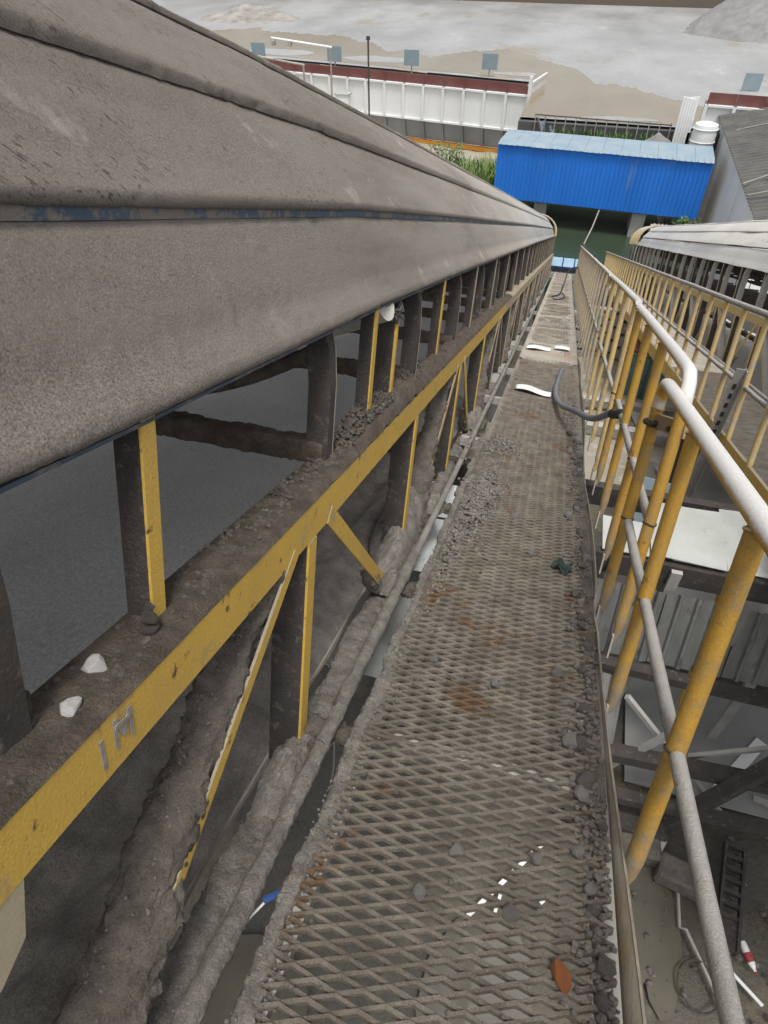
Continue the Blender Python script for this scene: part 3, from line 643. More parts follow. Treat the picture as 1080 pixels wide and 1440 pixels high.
seams = [-.4, .62, 1.62, 2.64, 3.64, 4.62, 5.62, 6.64, 7.64, 8.62] + [10.6, 12.6, 14.6, 17.6, 20.6, 24.6, 28.6, 33]
for i, (a, b) in enumerate(zip(seams[:-1], seams[1:])):
    sk = .12 if a < 1 else .18
    if a < 10: part('mesh_panel', grating(a + .004, b - .004, WX0, WX1, sk, sag=.012, seed=i), 'mesh_steel', wk)
    elif a < 20: part('mesh_panel', grating(a, b, WX0, WX1, .1, .10, .10, .009), 'mesh_steel', wk)
    else: part('mesh_panel', grating(a, b, WX0, WX1, .1, .2, .25, .012), 'mesh_steel', wk)
for x in (WX0 + .012, WX1 - .012):
    mb = MB(); mb.box(x - .025, x + .025, -.6, 33, WZ - .065, WZ - .0125); part('stringer', mb, 'steel_grey', wk)
for k, u in enumerate(seams[1:]):
    mb = MB(); mb.box(WX0 + .038, WX1 - .038, u - .025, u + .025, WZ - .06, WZ - .014); part('cross_bearer', mb, 'steel_grey', wk)
# mud packed into the mesh: a crust with holes where one sees through
def fill(u0, u1, st, thr_fn, hmul, seed, lft=0.0):
    U = np.array(frange(u0, u1, st)); Xv = np.linspace(WX0, WX1, max(8, int((WX1 - WX0) / st)))
    XX, UU = np.meshgrid(Xv, U); q = np.stack([XX, UU, XX * 0], -1)
    big = fbm(q, 3.0, 3, seed); mid = fbm(q, 11, 3, seed + 1); fine = fbm(q, 42, 4, seed + 2)
    sd = np.zeros_like(XX)
    for s_ in seams: sd = np.maximum(sd, np.exp(-((UU - s_ - .12 * (XX)) / .07) ** 2))
    edge = np.exp(-((XX - WX0) / .05) ** 2) * 1.1 + np.exp(-((XX - WX1) / .075) ** 2) * 1.25
    m = thr_fn(UU, XX) + .55 * big + .3 * mid + .75 * sd + edge
    z = WZ - .014 + lft + np.clip(m, -.5, 1.6) * .011 * hmul + .006 * fine + .022 * np.clip(edge - .55, 0, 1) * (1 + .8 * mid) + .012 * np.clip(m - .9, 0, 1) * (.6 + fine)
    keep = (m[:-1, :-1] + .25 * fine[:-1, :-1]) > 0
    mb = MB(); mb.grid(np.stack([XX, UU, z], -1), keep); return mb
part('packed_mud', fill(.2, 3.0, .011, lambda U, X_: np.interp(U, [0, 1.4, 1.7, 2.0, 2.6, 3], [-1.5, -1.45, -.95, -.62, -.2, .2]) + 0 * X_, 1.0, 51), 'walk_fill', wk, True, kind='stuff')
part('packed_mud', fill(5.0, 9.0, .022, lambda U, X_: np.interp(U, [3, 4, 9], [.32, .34, .40]) + 0 * X_, .85, 51), 'walk_mid', wk, True, kind='stuff')
part('packed_mud', fill(3.0, 5.0, .018, lambda U, X_: np.interp(U, [3, 4, 9], [.32, .34, .36]) + 0 * X_, .75, 51), 'walk_fill', wk, True, kind='stuff')
part('packed_sand', fill(9.0, 33.0, .06, lambda U, X_: .5 + 0 * U, .9, 57, .014), 'walk_sand', wk, True, kind='stuff')
# muddy left kerb of the walkway
mb = MB(); mb.tube([(WX0 - .012 + .008 * math.sin(u * 11), u, WZ - .012) for u in frange(-.3, 3.4, .007)], .024, 32, True, (1.0, .8), .015, 14, 71, .6); mb.tube([(WX0 - .012 + .008 * math.sin(u * 11), u, WZ - .012) for u in frange(3.4, 5.6, .02)], .026, 16, True, (1.15, .8), .022, 14, 71, .7); part('mud_kerb', mb, 'mud_grey', wk, True)
# edge strip (toe plate) on the right, buckled
A = []
for u in frange(-.4, 33, .12):
    wv_ = .012 * math.sin(u * 2.3) + .014 * math.sin(u * .9 + 1) + .01 * float(fbm(np.array([[u, 0, 0]]), 1.4, 2, 3)[0])
    if 2.55 < u < 2.8: wv_ -= .01
    A.append([(.445 + .3 * wv_, u, WZ - .16), (.442 + wv_ * .5, u, WZ - .06), (.446 + wv_, u, WZ + .028 + .4 * wv_)])
mb = MB(); mb.grid(A); o = part('toe_plate', mb, 'edge_strip', wk, True); o.modifiers.new('t', 'SOLIDIFY').thickness = .006
mb = MB(); mb.tube([(r[2][0] + .001, r[2][1], r[2][2] + .002) for r in A[:70]], .0042, 5); part('bright_edge', mb, 'bright_edge', o)

# far end step plates
for k, (a, b) in enumerate(((33.05, 34.0), (34.05, 34.7))):
    mb = MB(); mb.box(-.34, .42, a, b, WZ - .35 - .25 * k, WZ - .31 - .25 * k); part('step_plate', mb, 'edge_strip' if k == 0 else 'walk_sand', wk)

# conduit pipe between the walkway and the truss, tied with wire
t = thing('conduit_pipe', 'muddy steel conduit pipe lying along the left edge of the walkway', 'pipe', (-.47, 2, -1.6))
mb = MB(); mb.tube([(-.478 + .012 * math.sin(u * .8), u, -1.585 - .004 * math.sin(u * 2)) for u in frange(-.4, 3.0, .008)], .026, 28, True, None, .010, 18, 81); part('pipe_length', mb, 'mud_grey', t, True)
mb = MB(); mb.tube([(-.462 - .012 * max(0, u - 8) / 10, u, -1.575) for u in frange(2.95, 33, .5)], .021, 10); part('pipe_length', mb, 'conduit', t, True)
mb = MB(); mb.tube([(-.478 + .033 * math.cos(a), 1.5 + .012 * a / 6.28, -1.585 + .033 * math.sin(a)) for a in np.linspace(0, 12.5, 40)] + [(-.43, 1.54, -1.57), (-.405, 1.47, -1.60), (-.40, 1.42, -1.66)], .0022, 4); part('tie_wire', mb, 'wire', t)
# cross brackets carrying the walkway from the truss
for k, u in enumerate((1.66, 2.72, 3.78, 5.3, 6.9, 8.6, 10.6, 13, 16)):
    mb = MB()
    if u < 5: mb.tube([(x, u, -1.655) for x in frange(-.56, -.34, .01)], .045, 20, True, (1, .8), .03, 12, 200 + k); part('bracket', mb, 'mud', wk, True)
    else: mb.box(-.57, -.35, u - .04, u + .04, -1.69, -1.62); part('bracket', mb, 'steel_grey', wk)
# =================================================================== HANDRAILS
def handrail(label, x, u0, u1, zt, zm, posts, bend_start, bend_end, ztop2=None, group=None, mats=('rail_white', 'rail_dusty', 'yellow_tube'), r=.025, zb=-1.60):
    t = thing('handrail', label, 'handrail', (x, u0, zb), group=group)
    z2 = zt if ztop2 is None else ztop2
    pts = []
    if bend_start: pts += [(x, u0 - .018, zt - .13), (x, u0 - .015, zt - .09), (x, u0 + .005, zt - .035), (x, u0 + .045, zt - .006), (x, u0 + .1, zt)]
    else: pts += [(x, u0, zt)]
    for u in frange(u0 + .35, u1 - .35, 1.2): pts.append((x + .004 * math.sin(u * 3), u, zt + (z2 - zt) * (u - u0) / (u1 - u0) + .003 * math.sin(u * 2.1)))
    if bend_end: pts += [(x, u1 - .1, z2), (x, u1 - .045, z2 - .006), (x, u1 - .006, z2 - .035), (x, u1 + .01, z2 - .09), (x, u1 + .012, z2 - .12)]
    else: pts += [(x, u1, z2)]
    mb = MB(); mb.tube(pts, r * 1.04, 14); part('top_rail', mb, mats[0], t, True)
    for a, b in zip(posts[:-1], posts[1:]):
        if b - a > 1.3: continue
        za = zm + (z2 - zt) * (a - u0) / (u1 - u0); zb_ = zm + (z2 - zt) * (b - u0) / (u1 - u0)
        mb = MB(); mb.tube([(x, a + .025, za), (x, (a + b) / 2, (za + zb_) / 2 - .003), (x, b - .025, zb_)], r * .78, 10); part('middle_rail', mb, mats[1], t, True)
    p0 = None
    for u in posts:
        zz = zt + (z2 - zt) * (u - u0) / (u1 - u0)
        if bend_end and abs(u - u1) < .06: u, zz = u1 + .012, zz - .095
        if bend_start and abs(u - u0) < .06: u, zz = u0 - .018, zz - .105
        mb = MB(); mb.tube([(x, u, zz - r * .8), (x, u, zb + .09)], r, 12); mb.tube([(x, u, zb + .09), (x, u, zb + .03), (x - .01, u, zb - .02)], [r, r * .75, r * .55], 10)
        o = part('post', mb, mats[2], t, True)
        mb = MB(); mb.box(x - .02, x - .012, u - .025, u + .025, zb - .10, zb + .02); part('foot_plate', mb, 'steel_grey', o)
        if u < 9 and x < 1:
            zq = zm + (z2 - zt) * (u - u0) / (u1 - u0)
            for zz_ in (zz - r * .9, zq):
                mb = MB(); mb.tube([(x + r * 1.0 * math.cos(a), u + r * 1.0 * math.sin(a), zz_ + .004 * math.sin(a * 2)) for a in np.linspace(0, 2 * math.pi, 13)], .005, 5); part('weld_bead', mb, 'steel_dark' if zz_ == zq else 'yellow_tube', o, True)
    return t
HX = .49
handrail('nearest handrail section, yellow posts and thick white-topped rail', HX, -.55, 2.82, -.49, -1.115, [-.25, .55, 1.36, 2.10, 2.80], False, True)
tb = handrail('second handrail section, white rail starting beside the yellow joint bracket', HX + .05, 2.62, 4.72, -.415, -1.03, [2.63, 3.42, 4.05, 4.66], True, False, -.375)
hc = handrail('third handrail section, white rail with a bent end halfway down', HX + .045, 4.80, 7.9, -.345, -1.0, [4.95, 5.75, 6.55, 7.35], False, True, -.335, mats=('rail_white', 'rail_dusty', 'yellow_dusty'), r=.022)
handrail('farthest handrail section beside the walkway, thin dusty orange posts', HX + .045, 8.1, 29, -.33, -.97, [8.2 + .80 * k for k in range(26)], False, False, -.24, mats=('rail_white', 'rail_dusty', 'far_dusty'), r=.02)
# joint bracket at the near handrail joint
t = thing('joint_bracket', 'rusty yellow bracket bolting two handrail posts together', 'bracket', (HX + .02, 2.74, -.70))
mb = MB(); mb.tube([(HX + .033 * math.cos(a), 2.83 + .033 * math.sin(a), -.67) for a in np.linspace(0, 2 * math.pi, 14)], .012, 8); part('clamp', mb, 'steel_dark', t, True)
mb = MB(); mb.bar((HX + .0, 2.86, -.665), (HX + .085, 2.58, -.625), .03, .06); part('strap', mb, 'yellow_tube', t)
for p in ((HX + .02, 2.80, -.66), (HX + .065, 2.66, -.64)):
    mb = MB(); mb.tube([p, (p[0] - .045, p[1] - .03, p[2])], .011, 6); part('bolt', mb, 'steel_dark', t)

# second walkway + its handrail
w2 = thing('walkway', 'dusty steel plate walkway of the right-hand conveyor behind the handrails', 'walkway', (2.2, 4, WZ - .1))
for k, (a, b) in enumerate(zip([1.2, 4.2, 7.2, 10.2, 14.2, 18.2, 23, 28], [4.19, 7.19, 10.19, 14.19, 18.19, 22.99, 27.99, 33])):
    U, Xv = np.array(frange(a, b, .12)), np.linspace(1.77, 2.68, 14); XX, UU = np.meshgrid(Xv, U)
    z = WZ - .01 + .008 * fbm(np.stack([XX, UU, XX * 0], -1), 4, 3, 5)
    mb = MB(); mb.grid(np.stack([XX, UU, z], -1)); part('floor_panel', mb, 'walk_fill' if a < 9 else 'walk_sand', w2, True)
mb = MB(); mb.box(1.735, 1.765, 1.2, 33, WZ - .16, WZ + .02); part('stringer', mb, 'yellow', w2)
mb = MB(); mb.box(2.69, 2.73, 1.2, 33, WZ - .12, WZ); part('stringer', mb, 'steel_grey', w2)
handrail('handrail of the right-hand walkway, thin dusty posts with white rail', 1.75, 1.3, 33, -.44, -1.06, [1.6 + .78 * k for k in range(40)], False, False, -.40, mats=('rail_dusty', 'rail_dusty', 'yellow_dusty'), r=.026)

# =================================================================== NEAR STRUCTURE UNDER THE WALKWAYS
sh = thing('steel_platform', 'low steel platform with pale sheet roof under the two walkways', 'platform', (1.2, 3.2, -5.2), 'world')
sheets = [(-1.05, -.42, 2.75, 3.25, -3.22, .02, 'sheet_white'), (-.40, .05, 2.95, 3.9, -3.235, .0, 'sheet_pale'), (.62, .93, 3.27, 3.6, -3.21, -.03, 'sheet_pale'), (.93, 1.42, 3.28, 3.85, -3.19, .01, 'sheet_pale'), (1.43, 1.75, 3.3, 3.9, -3.205, -.02, 'sheet_pale'), (1.76, 2.7, 3.3, 4.0, -3.2, .02, 'sheet_pale'), (-1.0, -.5, 1.9, 2.55, -3.23, .03, 'sheet_pale'), (-1.1, -.3, 3.26, 3.62, -3.205, .03, 'sheet_white')]
for (a, b, c, d, z, rz, mt) in sheets:
    mb = MB(); A = [[(x + rz * (y - c), y, z + .012 * math.sin(x * 5 + y * 3)) for x in frange(a, b, .12)] for y in frange(c, d, .15)]; mb.grid(A); o = part('roof_sheet', mb, mt, sh); o.modifiers.new('t', 'SOLIDIFY').thickness = .006
mb = MB(); mb.box(-1.3, 2.9, 3.26, 3.32, -3.42, -3.24); part('front_beam', mb, 'steel_dark', sh)
mb = MB(); mb.box(-1.3, 2.9, 3.95, 4.02, -3.42, -3.24); part('rear_beam', mb, 'steel_dark', sh)
for x in (.72, 1.12, 1.95, -.2, -.9, 2.7):
    mb = MB(); mb.box(x - .035, x + .035, 3.22, 3.255, -5.2, -3.26); part('column', mb, 'steel_grey', sh)
# leaning corrugated wall sheets
def corrug(x0, x1, p0, p1, pitch, h, nx=None):
    """ribbed sheet between the lines p0 and p1 (y,z pairs) from x0 to x1"""
    xs_ = []; n = int((x1 - x0) / pitch)
    for i in range(n):
        b = x0 + i * pitch; xs_ += [(b, 0), (b + pitch * .62, 0), (b + pitch * .72, 1), (b + pitch * .90, 1)]
    xs_.append((x1, 0)); d = Vector((0, p1[0] - p0[0], p1[1] - p0[1])); nn = Vector((1, 0, 0)).cross(d).normalized()
    mb = MB(); A = [[(x, p0[0] + (p1[0] - p0[0]) * t + nn.y * h * r, p0[1] + (p1[1] - p0[1]) * t + nn.z * h * r) for (x, r) in xs_] for t in (0, 1)]
    mb.grid(A); return mb
for k, (a, b, p0, p1) in enumerate([(.62, 1.10, (2.98, -3.95), (3.2, -3.43)), (1.11, 1.6, (2.99, -3.96), (3.2, -3.43)), (1.61, 2.3, (2.99, -3.95), (3.2, -3.44)), (-1.0, -.3, (2.99, -3.95), (3.14, -3.48)), (.58, .98, (2.5, -4.35), (2.85, -4.02))]):
    o = part('corrugated_sheet', corrug(a, b, p0, p1, .115, .022), 'sheet_corr', sh)
for (a, b, w) in [((.4, 2.92, -4.0), (2.7, 2.92, -4.0), .08), ((.4, 2.45, -4.42), (2.6, 2.55, -4.40), .10), ((.9, 2.3, -4.70), (2.4, 2.35, -4.66), .08), ((-1.2, 2.6, -3.3), (-.3, 2.6, -3.3), .07),
                  ((1.42, 2.3, -5.2), (2.0, 2.5, -3.9), .09), ((1.0, 2.72, -4.05), (1.95, 2.45, -4.95), .035), ((1.15, 2.60, -4.75), (1.95, 2.62, -4.1), .03), ((.93, 2.50, -4.9), (1.35, 2.55, -4.0), .04), ((.75, 2.2, -4.9), (1.5, 2.25, -5.0), .12), ((-.85, 2.9, -3.3), (-.35, 2.0, -3.3), .06), ((-.6, 1.9, -3.35), (-.6, 1.9, -5.2), .07)]:
    mb = MB(); mb.bar(a, b, w, w); part('steel_member', mb, 'steel_grey' if w < .07 else 'steel_dark', sh)
mb = MB(); mb.box(1.25, 3.4, 2.65, 3.7, -5.13, -5.11); solo('concrete_slab', mb, 'slab', frame='world', kind='structure')
mb = MB(); mb.bar((1.95, 2.75, -5.104), (2.35, 3.3, -5.104), .09, .006); solo('painted_line', mb, 'paint_white', frame='world', kind='structure')

mb = MB(); U_, V2 = np.meshgrid(np.linspace(4.2, 11, 40), np.linspace(1.7, 5, 20)); mb.grid(np.stack([V2, U_, np.interp(U_, [4, 5.5, 7, 11], [-5.05, -5.05, -5.4, -7.0]) + .03 * fbm(np.stack([V2, U_, U_ * 0], -1), 1.2, 3, 4)], -1)); solo('concrete_ramp', mb, 'concrete', frame='world', kind='structure', smooth=True)
for k, u in enumerate((5.0, 8.1, 11.2)):
    mb = MB(); mb.box(1.70, 1.71, u, u + .06, -4.2, WZ - .161); o = part('support_post', mb, 'yellow', w2); mb = MB(); mb.box(1.711, 1.80, u, u + .01, -4.2, WZ - .161); part('inner_flange', mb, 'steel_dark', o)
# concrete blocks beside the platform foot
for k, (x, y, z, a) in enumerate(((1.32, 2.12, -5.12, .1), (1.62, 2.0, -5.1, -.2))):
    mb = MB(); mb.box(-.16, .16, -.09, .09, 0, .17); o = solo('foundation_block', mb, 'mud', ['muddy concrete block at the platform foot, left one', 'muddy concrete block at the platform foot beside the grey tube rail'][k], 'block', frame='world'); o.location = (x, y, z); o.rotation_euler = (0, 0, a); o.modifiers.new('b', 'BEVEL').width = .02
# perforated plastic crate side lying on the ground
t = thing('slotted_plank', 'dark slotted plank with square holes lying on the muddy ground', 'plank', (2.0, 2.1, -5.1), 'world')
def rot2(x, y, a): return (x * math.cos(a) - y * math.sin(a), x * math.sin(a) + y * math.cos(a))
t.rotation_euler = (0, 0, math.radians(-10)); B = Vector((2.0, 2.1, -5.1)); t.location = (1.975, 2.0, -5.1)
for x0_, x1_, y0_, y1_ in ((-.075, -.055, -.36, .36), (.055, .075, -.36, .36)):
    mb = MB(); mb.box(B.x + x0_, B.x + x1_, B.y + y0_, B.y + y1_, B.z, B.z + .05); part('side_bar', mb, 'steel_dark', t)
for k in range(7):
    mb = MB(); y = -.155 + .084 * k; mb.box(B.x - .0545, B.x + .0545, B.y + y - .014, B.y + y + .014, B.z, B.z + .045); part('cross_slat', mb, 'steel_dark', t)
mb = MB(); mb.box(B.x - .0545, B.x + .0545, B.y - .36, B.y - .17, B.z, B.z + .03); part('plate_end', mb, 'steel_dark', t)
# bottle
t = thing('plastic_bottle', 'clear plastic bottle with red label lying on muddy ground', 'bottle', (2.05, 1.62, -5.1), 'world')
def lathe(mb, prof, n=14):
    vs = []; fs = []
    for (y, r) in prof: vs += [(r * math.cos(2 * math.pi * k / n), y, r * math.sin(2 * math.pi * k / n)) for k in range(n)]
    for i in range(len(prof) - 1): fs += [(i * n + k, i * n + (k + 1) % n, (i + 1) * n + (k + 1) % n, (i + 1) * n + k) for k in range(n)]
    return mb.add(vs, fs)
BASE[t.name] = Vector((0, 0, 0)); t.rotation_euler = (0, 0, math.radians(-157)); t.location = (2.05, 1.64, -5.08); t.scale = (.72, .72, .72)
part('bottle_body', lathe(MB(), [(-.12, 0), (-.12, .03), (-.10, .033), (.05, .033), (.085, .02), (.10, .013), (.118, .013), (.118, 0)]), 'white_plastic', t, True)
part('bottle_label', lathe(MB(), [(-.03, .0345), (.045, .0345)]), 'red_label', t, True)
part('bottle_cap', lathe(MB(), [(.119, 0), (.119, .0155), (.135, .0155), (.135, 0)]), 'red_label', t, True)
# white stick, wire loop, cables
mb = MB(); mb.tube([(1.93, 1.52, -5.08), (2.10, 1.38, -5.07)], .012, 8); solo('white_stick', mb, 'white_plastic', 'short white plastic stick lying beside the bottle', 'stick', base=(2, 1.45, -5.08), frame='world')
mb = MB(); mb.tube([(1.72 + .13 * math.cos(a), 1.38 + .13 * math.sin(a) * 1.1, -5.08 + .01 * math.sin(a * 5)) for a in np.linspace(0, 12.4, 60)], .007, 6); solo('wire_coil', mb, 'steel_dark', 'dark wire coil lying on the wet ground by the puddle', 'wire', base=(1.72, 1.38, -5.08), frame='world')
mb = MB(); mb.tube([(1.62 + .0 * k, 2.05 - .12 * k + .03 * math.sin(k), -5.09) if k < 4 else (1.66 + .05 * (k - 4), 1.69 - .1 * (k - 4), -5.08) for k in range(9)], .012, 6); solo('loose_cable', mb, 'rail_dusty', 'pale loose cable on the ground under the handrail', 'cable', base=(1.65, 1.8, -5.08), frame='world')
for k, (x, y, a, ln) in enumerate(((2.35, 2.45, .3, .14), (2.45, 2.1, 1.8, .12), (2.5, 2.28, -.6, .10), (.72, 1.62, .9, .10), (.40, 1.5, 1.4, .12))):
    mb = MB(); d = Vector((math.cos(a), math.sin(a), 0)) * ln / 2; p = Vector((x, y, -5.09)); mb.bar(p - d, p + d, .022, .008); solo('litter_strip', mb, 'white_plastic', 'small white litter strip on the muddy ground below', 'litter', base=tuple(p), frame='world', group='white litter on the ground')
mb = MB(); mb.bar((.2, 1.35, -5.09), (.69, 2.02, -5.09), .03, .01); solo('white_tape', mb, 'white_plastic', 'long white tape lying on the ground, seen through the mesh', 'tape', base=(.8, 1.5, -5.09), frame='world')
pts = [(rnd.uniform(.9, 3.0), rnd.uniform(.4, 2.7), -5.13 + rnd.uniform(-.01, .02), .006 + .03 * rnd.random() ** 4) for _ in range(700)]
gravel('ground_gravel', pts, 'stone_dark', frame='world')
for k, (a, b, w, mt, lb) in enumerate((((2.35, 1.9, -5.09), (2.75, 2.5, -5.08), .09, 'mud_brown', 'brown muddy plank lying on the ground at the lower right edge'), ((1.05, 2.35, -5.05), (1.5, 2.15, -4.98), .10, 'steel_grey', 'grey scrap plate tilted against the concrete blocks below'), ((2.2, 2.75, -5.06), (2.9, 2.65, -5.06), .05, 'rail_dusty', 'thin pale batten lying before the platform columns'))):
    mb = MB(); mb.bar(a, b, w, .025); solo('scrap_plank', mb, mt, lb, 'scrap', base=a, frame='world')
# blue cord and white cable at the left kerb of the walkway
mb = MB(); mb.tube([(-.44, 1.02, -1.64), (-.40, 1.04, -1.62), (-.385, 1.07, -1.61), (-.36, 1.05, -1.60), (-.37, 1.02, -1.61)], .009, 6); solo('knotted_rope', mb, 'blue_cord', 'knotted blue rope at the muddy left kerb of the walkway', 'rope', base=(-.4, 1.04, -1.62))
mb = MB(); mb.tube([(-.43, 1.03, -1.64), (-.46, .98, -1.66), (-.475, .92, -1.68), (-.485, .85, -1.72)], .0035, 6); solo('white_cable', mb, 'white_plastic', 'thin white cable hanging down left of the walkway kerb', 'cable', base=(-.45, .95, -1.66))

# =================================================================== STONES AND SMALL THINGS ON THE WALKWAY
# larger stones along the toe plate
for k in range(46):
    u = .72 + (k / 46) ** 1.3 * 5.2 + rnd.uniform(-.05, .05); r = rnd.uniform(.014, .030) * (1.15 if u < 2 else 1)
    stone('stone', (WX1 - abs(rnd.gauss(.01, .055)) - r * .5, u, WZ + .012 + r * .35), r, rnd.choice(['stone_dark', 'stone_dark', 'stone']), 'dark muddy stone lying along the right edge of the mesh walkway', 'stones along the toe plate')
for (x, u, r) in ((.02, 1.25, .022), (.18, 1.12, .024), (-.05, 1.10, .020), (.23, 1.30, .02), (.05, 2.0, .018), (-.1, 2.45, .016), (-.2, 2.05, .018), (.27, 2.15, .026), (.30, 2.08, .018), (.12, 3.15, .02), (-.1, 3.0, .018), (.0, 3.6, .022), (-.08, 4.1, .02)):
    stone('stone', (x, u, WZ + .012), r, rnd.choice(['stone', 'stone', 'mud_grey']), 'pale grey stone lying loose on the middle of the mesh walkway', 'loose stones on the mesh')
stone('brick_fragment', (.30, 1.0, WZ + .02), .034, 'orange_brick', 'bright orange brick fragment on the mesh near the toe plate', cat='brick', sq=(.75, 1.05, .6))
stone('white_stone', (-.655, .76, ZC0 + .018), .021, 'stone_white', 'white stone on the muddy chord beside the yellow cover post', sq=(1.1, 1.1, .9))
stone('white_stone', (-.625, .665, ZC0 + .016), .018, 'stone_white', 'white stone on the muddy chord nearest the dark upright', sq=(1.2, 1, .8))
for (dx, du, dz, r_, lb) in ((0, 0, .02, .022, 'grey mud lump at the foot of the yellow cover post, lowest of three'), (.004, .005, .045, .018, 'grey mud lump at the foot of the yellow cover post, middle of three'), (-.002, .01, .065, .012, 'small grey mud lump on top of the other two at the cover post')):
    stone('mud_lump', (-.632 + dx, .885 + du, ZC0 + dz), r_, 'mud', lb, cat='mud lump', sq=(1, 1, .95))
# gravel strips
pts = []
for k in range(1500):
    u = .5 + rnd.random() ** 1.4 * 6.5; r = .003 + .013 * rnd.random() ** 3; pts.append((WX1 - abs(rnd.gauss(0, .05)), u, WZ + .004 + rnd.uniform(0, .014), r))
for k in range(900):
    u = .5 + rnd.random() * 6; pts.append((WX0 + abs(rnd.gauss(0, .03)), u, WZ + .003, rnd.uniform(.003, .009)))
for k in range(350):
    u = .6 + rnd.random() ** 1.2 * 8; pts.append((rnd.uniform(WX0, WX1), u, WZ + .006, .002 + .008 * rnd.random() ** 3))
gravel('gravel', pts, 'stone_dark')
pts = []
for (cx_, cu, sx_, su, n_, h) in ((-.235, 3.75, .055, .28, 900, .06), (-.24, 4.9, .11, .22, 350, .02), (-.29, 3.1, .03, .35, 250, .025), (.36, 6.6, .07, .6, 250, .02)):
    for k in range(n_):
        a, b = rnd.gauss(0, 1), rnd.gauss(0, 1); e = math.exp(-(a * a + b * b) / 2); pts.append((min(.42, cx_ + sx_ * a), cu + su * b, WZ + h * e * rnd.uniform(.6, 1), rnd.uniform(.006, .014)))
gravel('spilled_gravel', pts, 'mud_grey')
# spilled fines on the upper chord: mud bed plus gravel
U = np.array(frange(-.5, 9, .02)); V_ = np.linspace(-.715, -.5685, 16); VV, UU = np.meshgrid(V_, U); q = np.stack([VV, UU, VV * 0], -1)
hp = np.interp(UU, [-.5, .9, 1.2, 2.0, 2.3, 2.6, 3.4, 4.2, 9], [.012, .012, .018, .02, .075, .065, .05, .045, .03])
side_ = np.clip(np.minimum((VV + .717) / .05, (-.568 - VV + .006 * fbm(q, 18, 3, 68)) / .03), 0, 1)
zz = ZC0 + .001 + side_ ** .6 * (hp * (1 + .6 * fbm(q, 6, 3, 66)) + .010 * fbm(q, 30, 3, 67))
mb = MB(); mb.grid(np.stack([VV, UU, zz], -1)); part('mud_bed', mb, 'mud_brown', cv, True, kind='stuff')
pts = []
for k in range(1700):
    u = rnd.choice([rnd.uniform(-.2, 2), rnd.gauss(2.25, .18), rnd.gauss(2.75, .25), rnd.uniform(2, 8)]); x = rnd.uniform(-.70, -.60)
    pts.append((x, u, ZC0 + float(np.interp(u, [-.5, .9, 1.2, 2.0, 2.3, 2.6, 3.4, 4.2, 9], [.008, .010, .018, .02, .075, .065, .05, .045, .03])) * rnd.uniform(.8, 1.15), rnd.uniform(.004, .011)))
gravel('chord_gravel', pts, 'mud', parent=cv)
pts = []
def on_tube(cx_, cz_, r_, ua, ub, n_, rr):
    for _ in range(n_):
        a = rnd.uniform(.1, 3.0); u = rnd.uniform(ua, ub); pts.append((cx_ + r_ * math.cos(a), u, cz_ + r_ * math.sin(a), rr[0] + (rr[1] - rr[0]) * rnd.random() ** 3))
on_tube(-.58, -1.75, .058, .3, 5, 300, (.0015, .008)); on_tube(-.478, -1.585, .026, .3, 3, 200, (.001, .004)); on_tube(WX0 - .012, WZ - .012, .026, .3, 5, 600, (.0015, .007))
for _ in range(120):
    t_ = rnd.random(); a = rnd.uniform(.9, 2.6); pts.append((-.63 + .07 * math.cos(a), 1.45 - 1.04 * t_ + .0, -.88 - .83 * t_ + .06 * math.sin(a), rnd.uniform(.002, .006)))
gravel('mud_crumbs', pts, 'mud_grey', parent=cv)
# mud heaped where the truss joints meet the lower chord
for k, (x, u, z, rx, ru, h) in enumerate(((-.60, 3.05, -1.68, .10, .28, .16), (-.66, 3.55, -1.70, .15, .5, .22), (-.56, 6.1, -1.7, .12, .3, .12), (-.53, 2.72, -1.66, .06, .10, .06), (-.52, 3.78, -1.65, .08, .14, .07), (-.56, 1.5, -1.70, .08, .2, .06))):
    a = np.linspace(-1, 1, 70); gx, gy = np.meshgrid(a, a); r_ = np.sqrt(gx ** 2 + gy ** 2); p = np.stack([x + gx * rx, u + gy * ru, gx * 0 + k], -1)
    hh = np.clip(1 - r_ ** 2, -.15, 1) * h * (1 + .5 * fbm(p, 8, 3, 90 + k)) + .03 * (np.abs(fbm(p, 22, 3, 95 + k)) ** .8 - .2) + .008 * np.abs(fbm(p, 90, 2, 99 + k))
    mb = MB(); mb.grid(np.stack([x + gx * rx, u + gy * ru, z + hh], -1), r_[:-1, :-1] < 1.08); part('mud_heap', mb, 'mud_grey', cv, True, kind='stuff')

# white sheet scraps, hose, cloth scrap, cables
for k, (x0_, x1_, u, wd, sl, lb) in enumerate(((-.25, .13, 7.08, .20, -.25, 'pale blue-white curved sheet scrap lying across the walkway beside the hose'), (-.30, .05, 9.9, .22, .35, 'thin white sheet scrap lying on the walkway beyond the curved one'), (.10, .33, 10.2, .18, 0, 'small white sheet scrap at the right edge of the walkway'))):
    A = [[(x, u + sl * (x - x0_) + wd * (t - .5) * (1 - .5 * abs((x - x0_) / (x1_ - x0_) - .5)), WZ + .03 + .03 * math.sin(math.pi * t) + .015 * math.sin((x - x0_) * 14)) for x in frange(x0_, x1_, .03)] for t in np.linspace(0, 1, 7)]
    mb = MB(); mb.grid(A); o = solo('sheet_scrap', mb, 'sheet_white', lb, 'sheet scrap', base=((x0_ + x1_) / 2, u, WZ + .02), smooth=True); o.modifiers.new('t', 'SOLIDIFY').thickness = .004
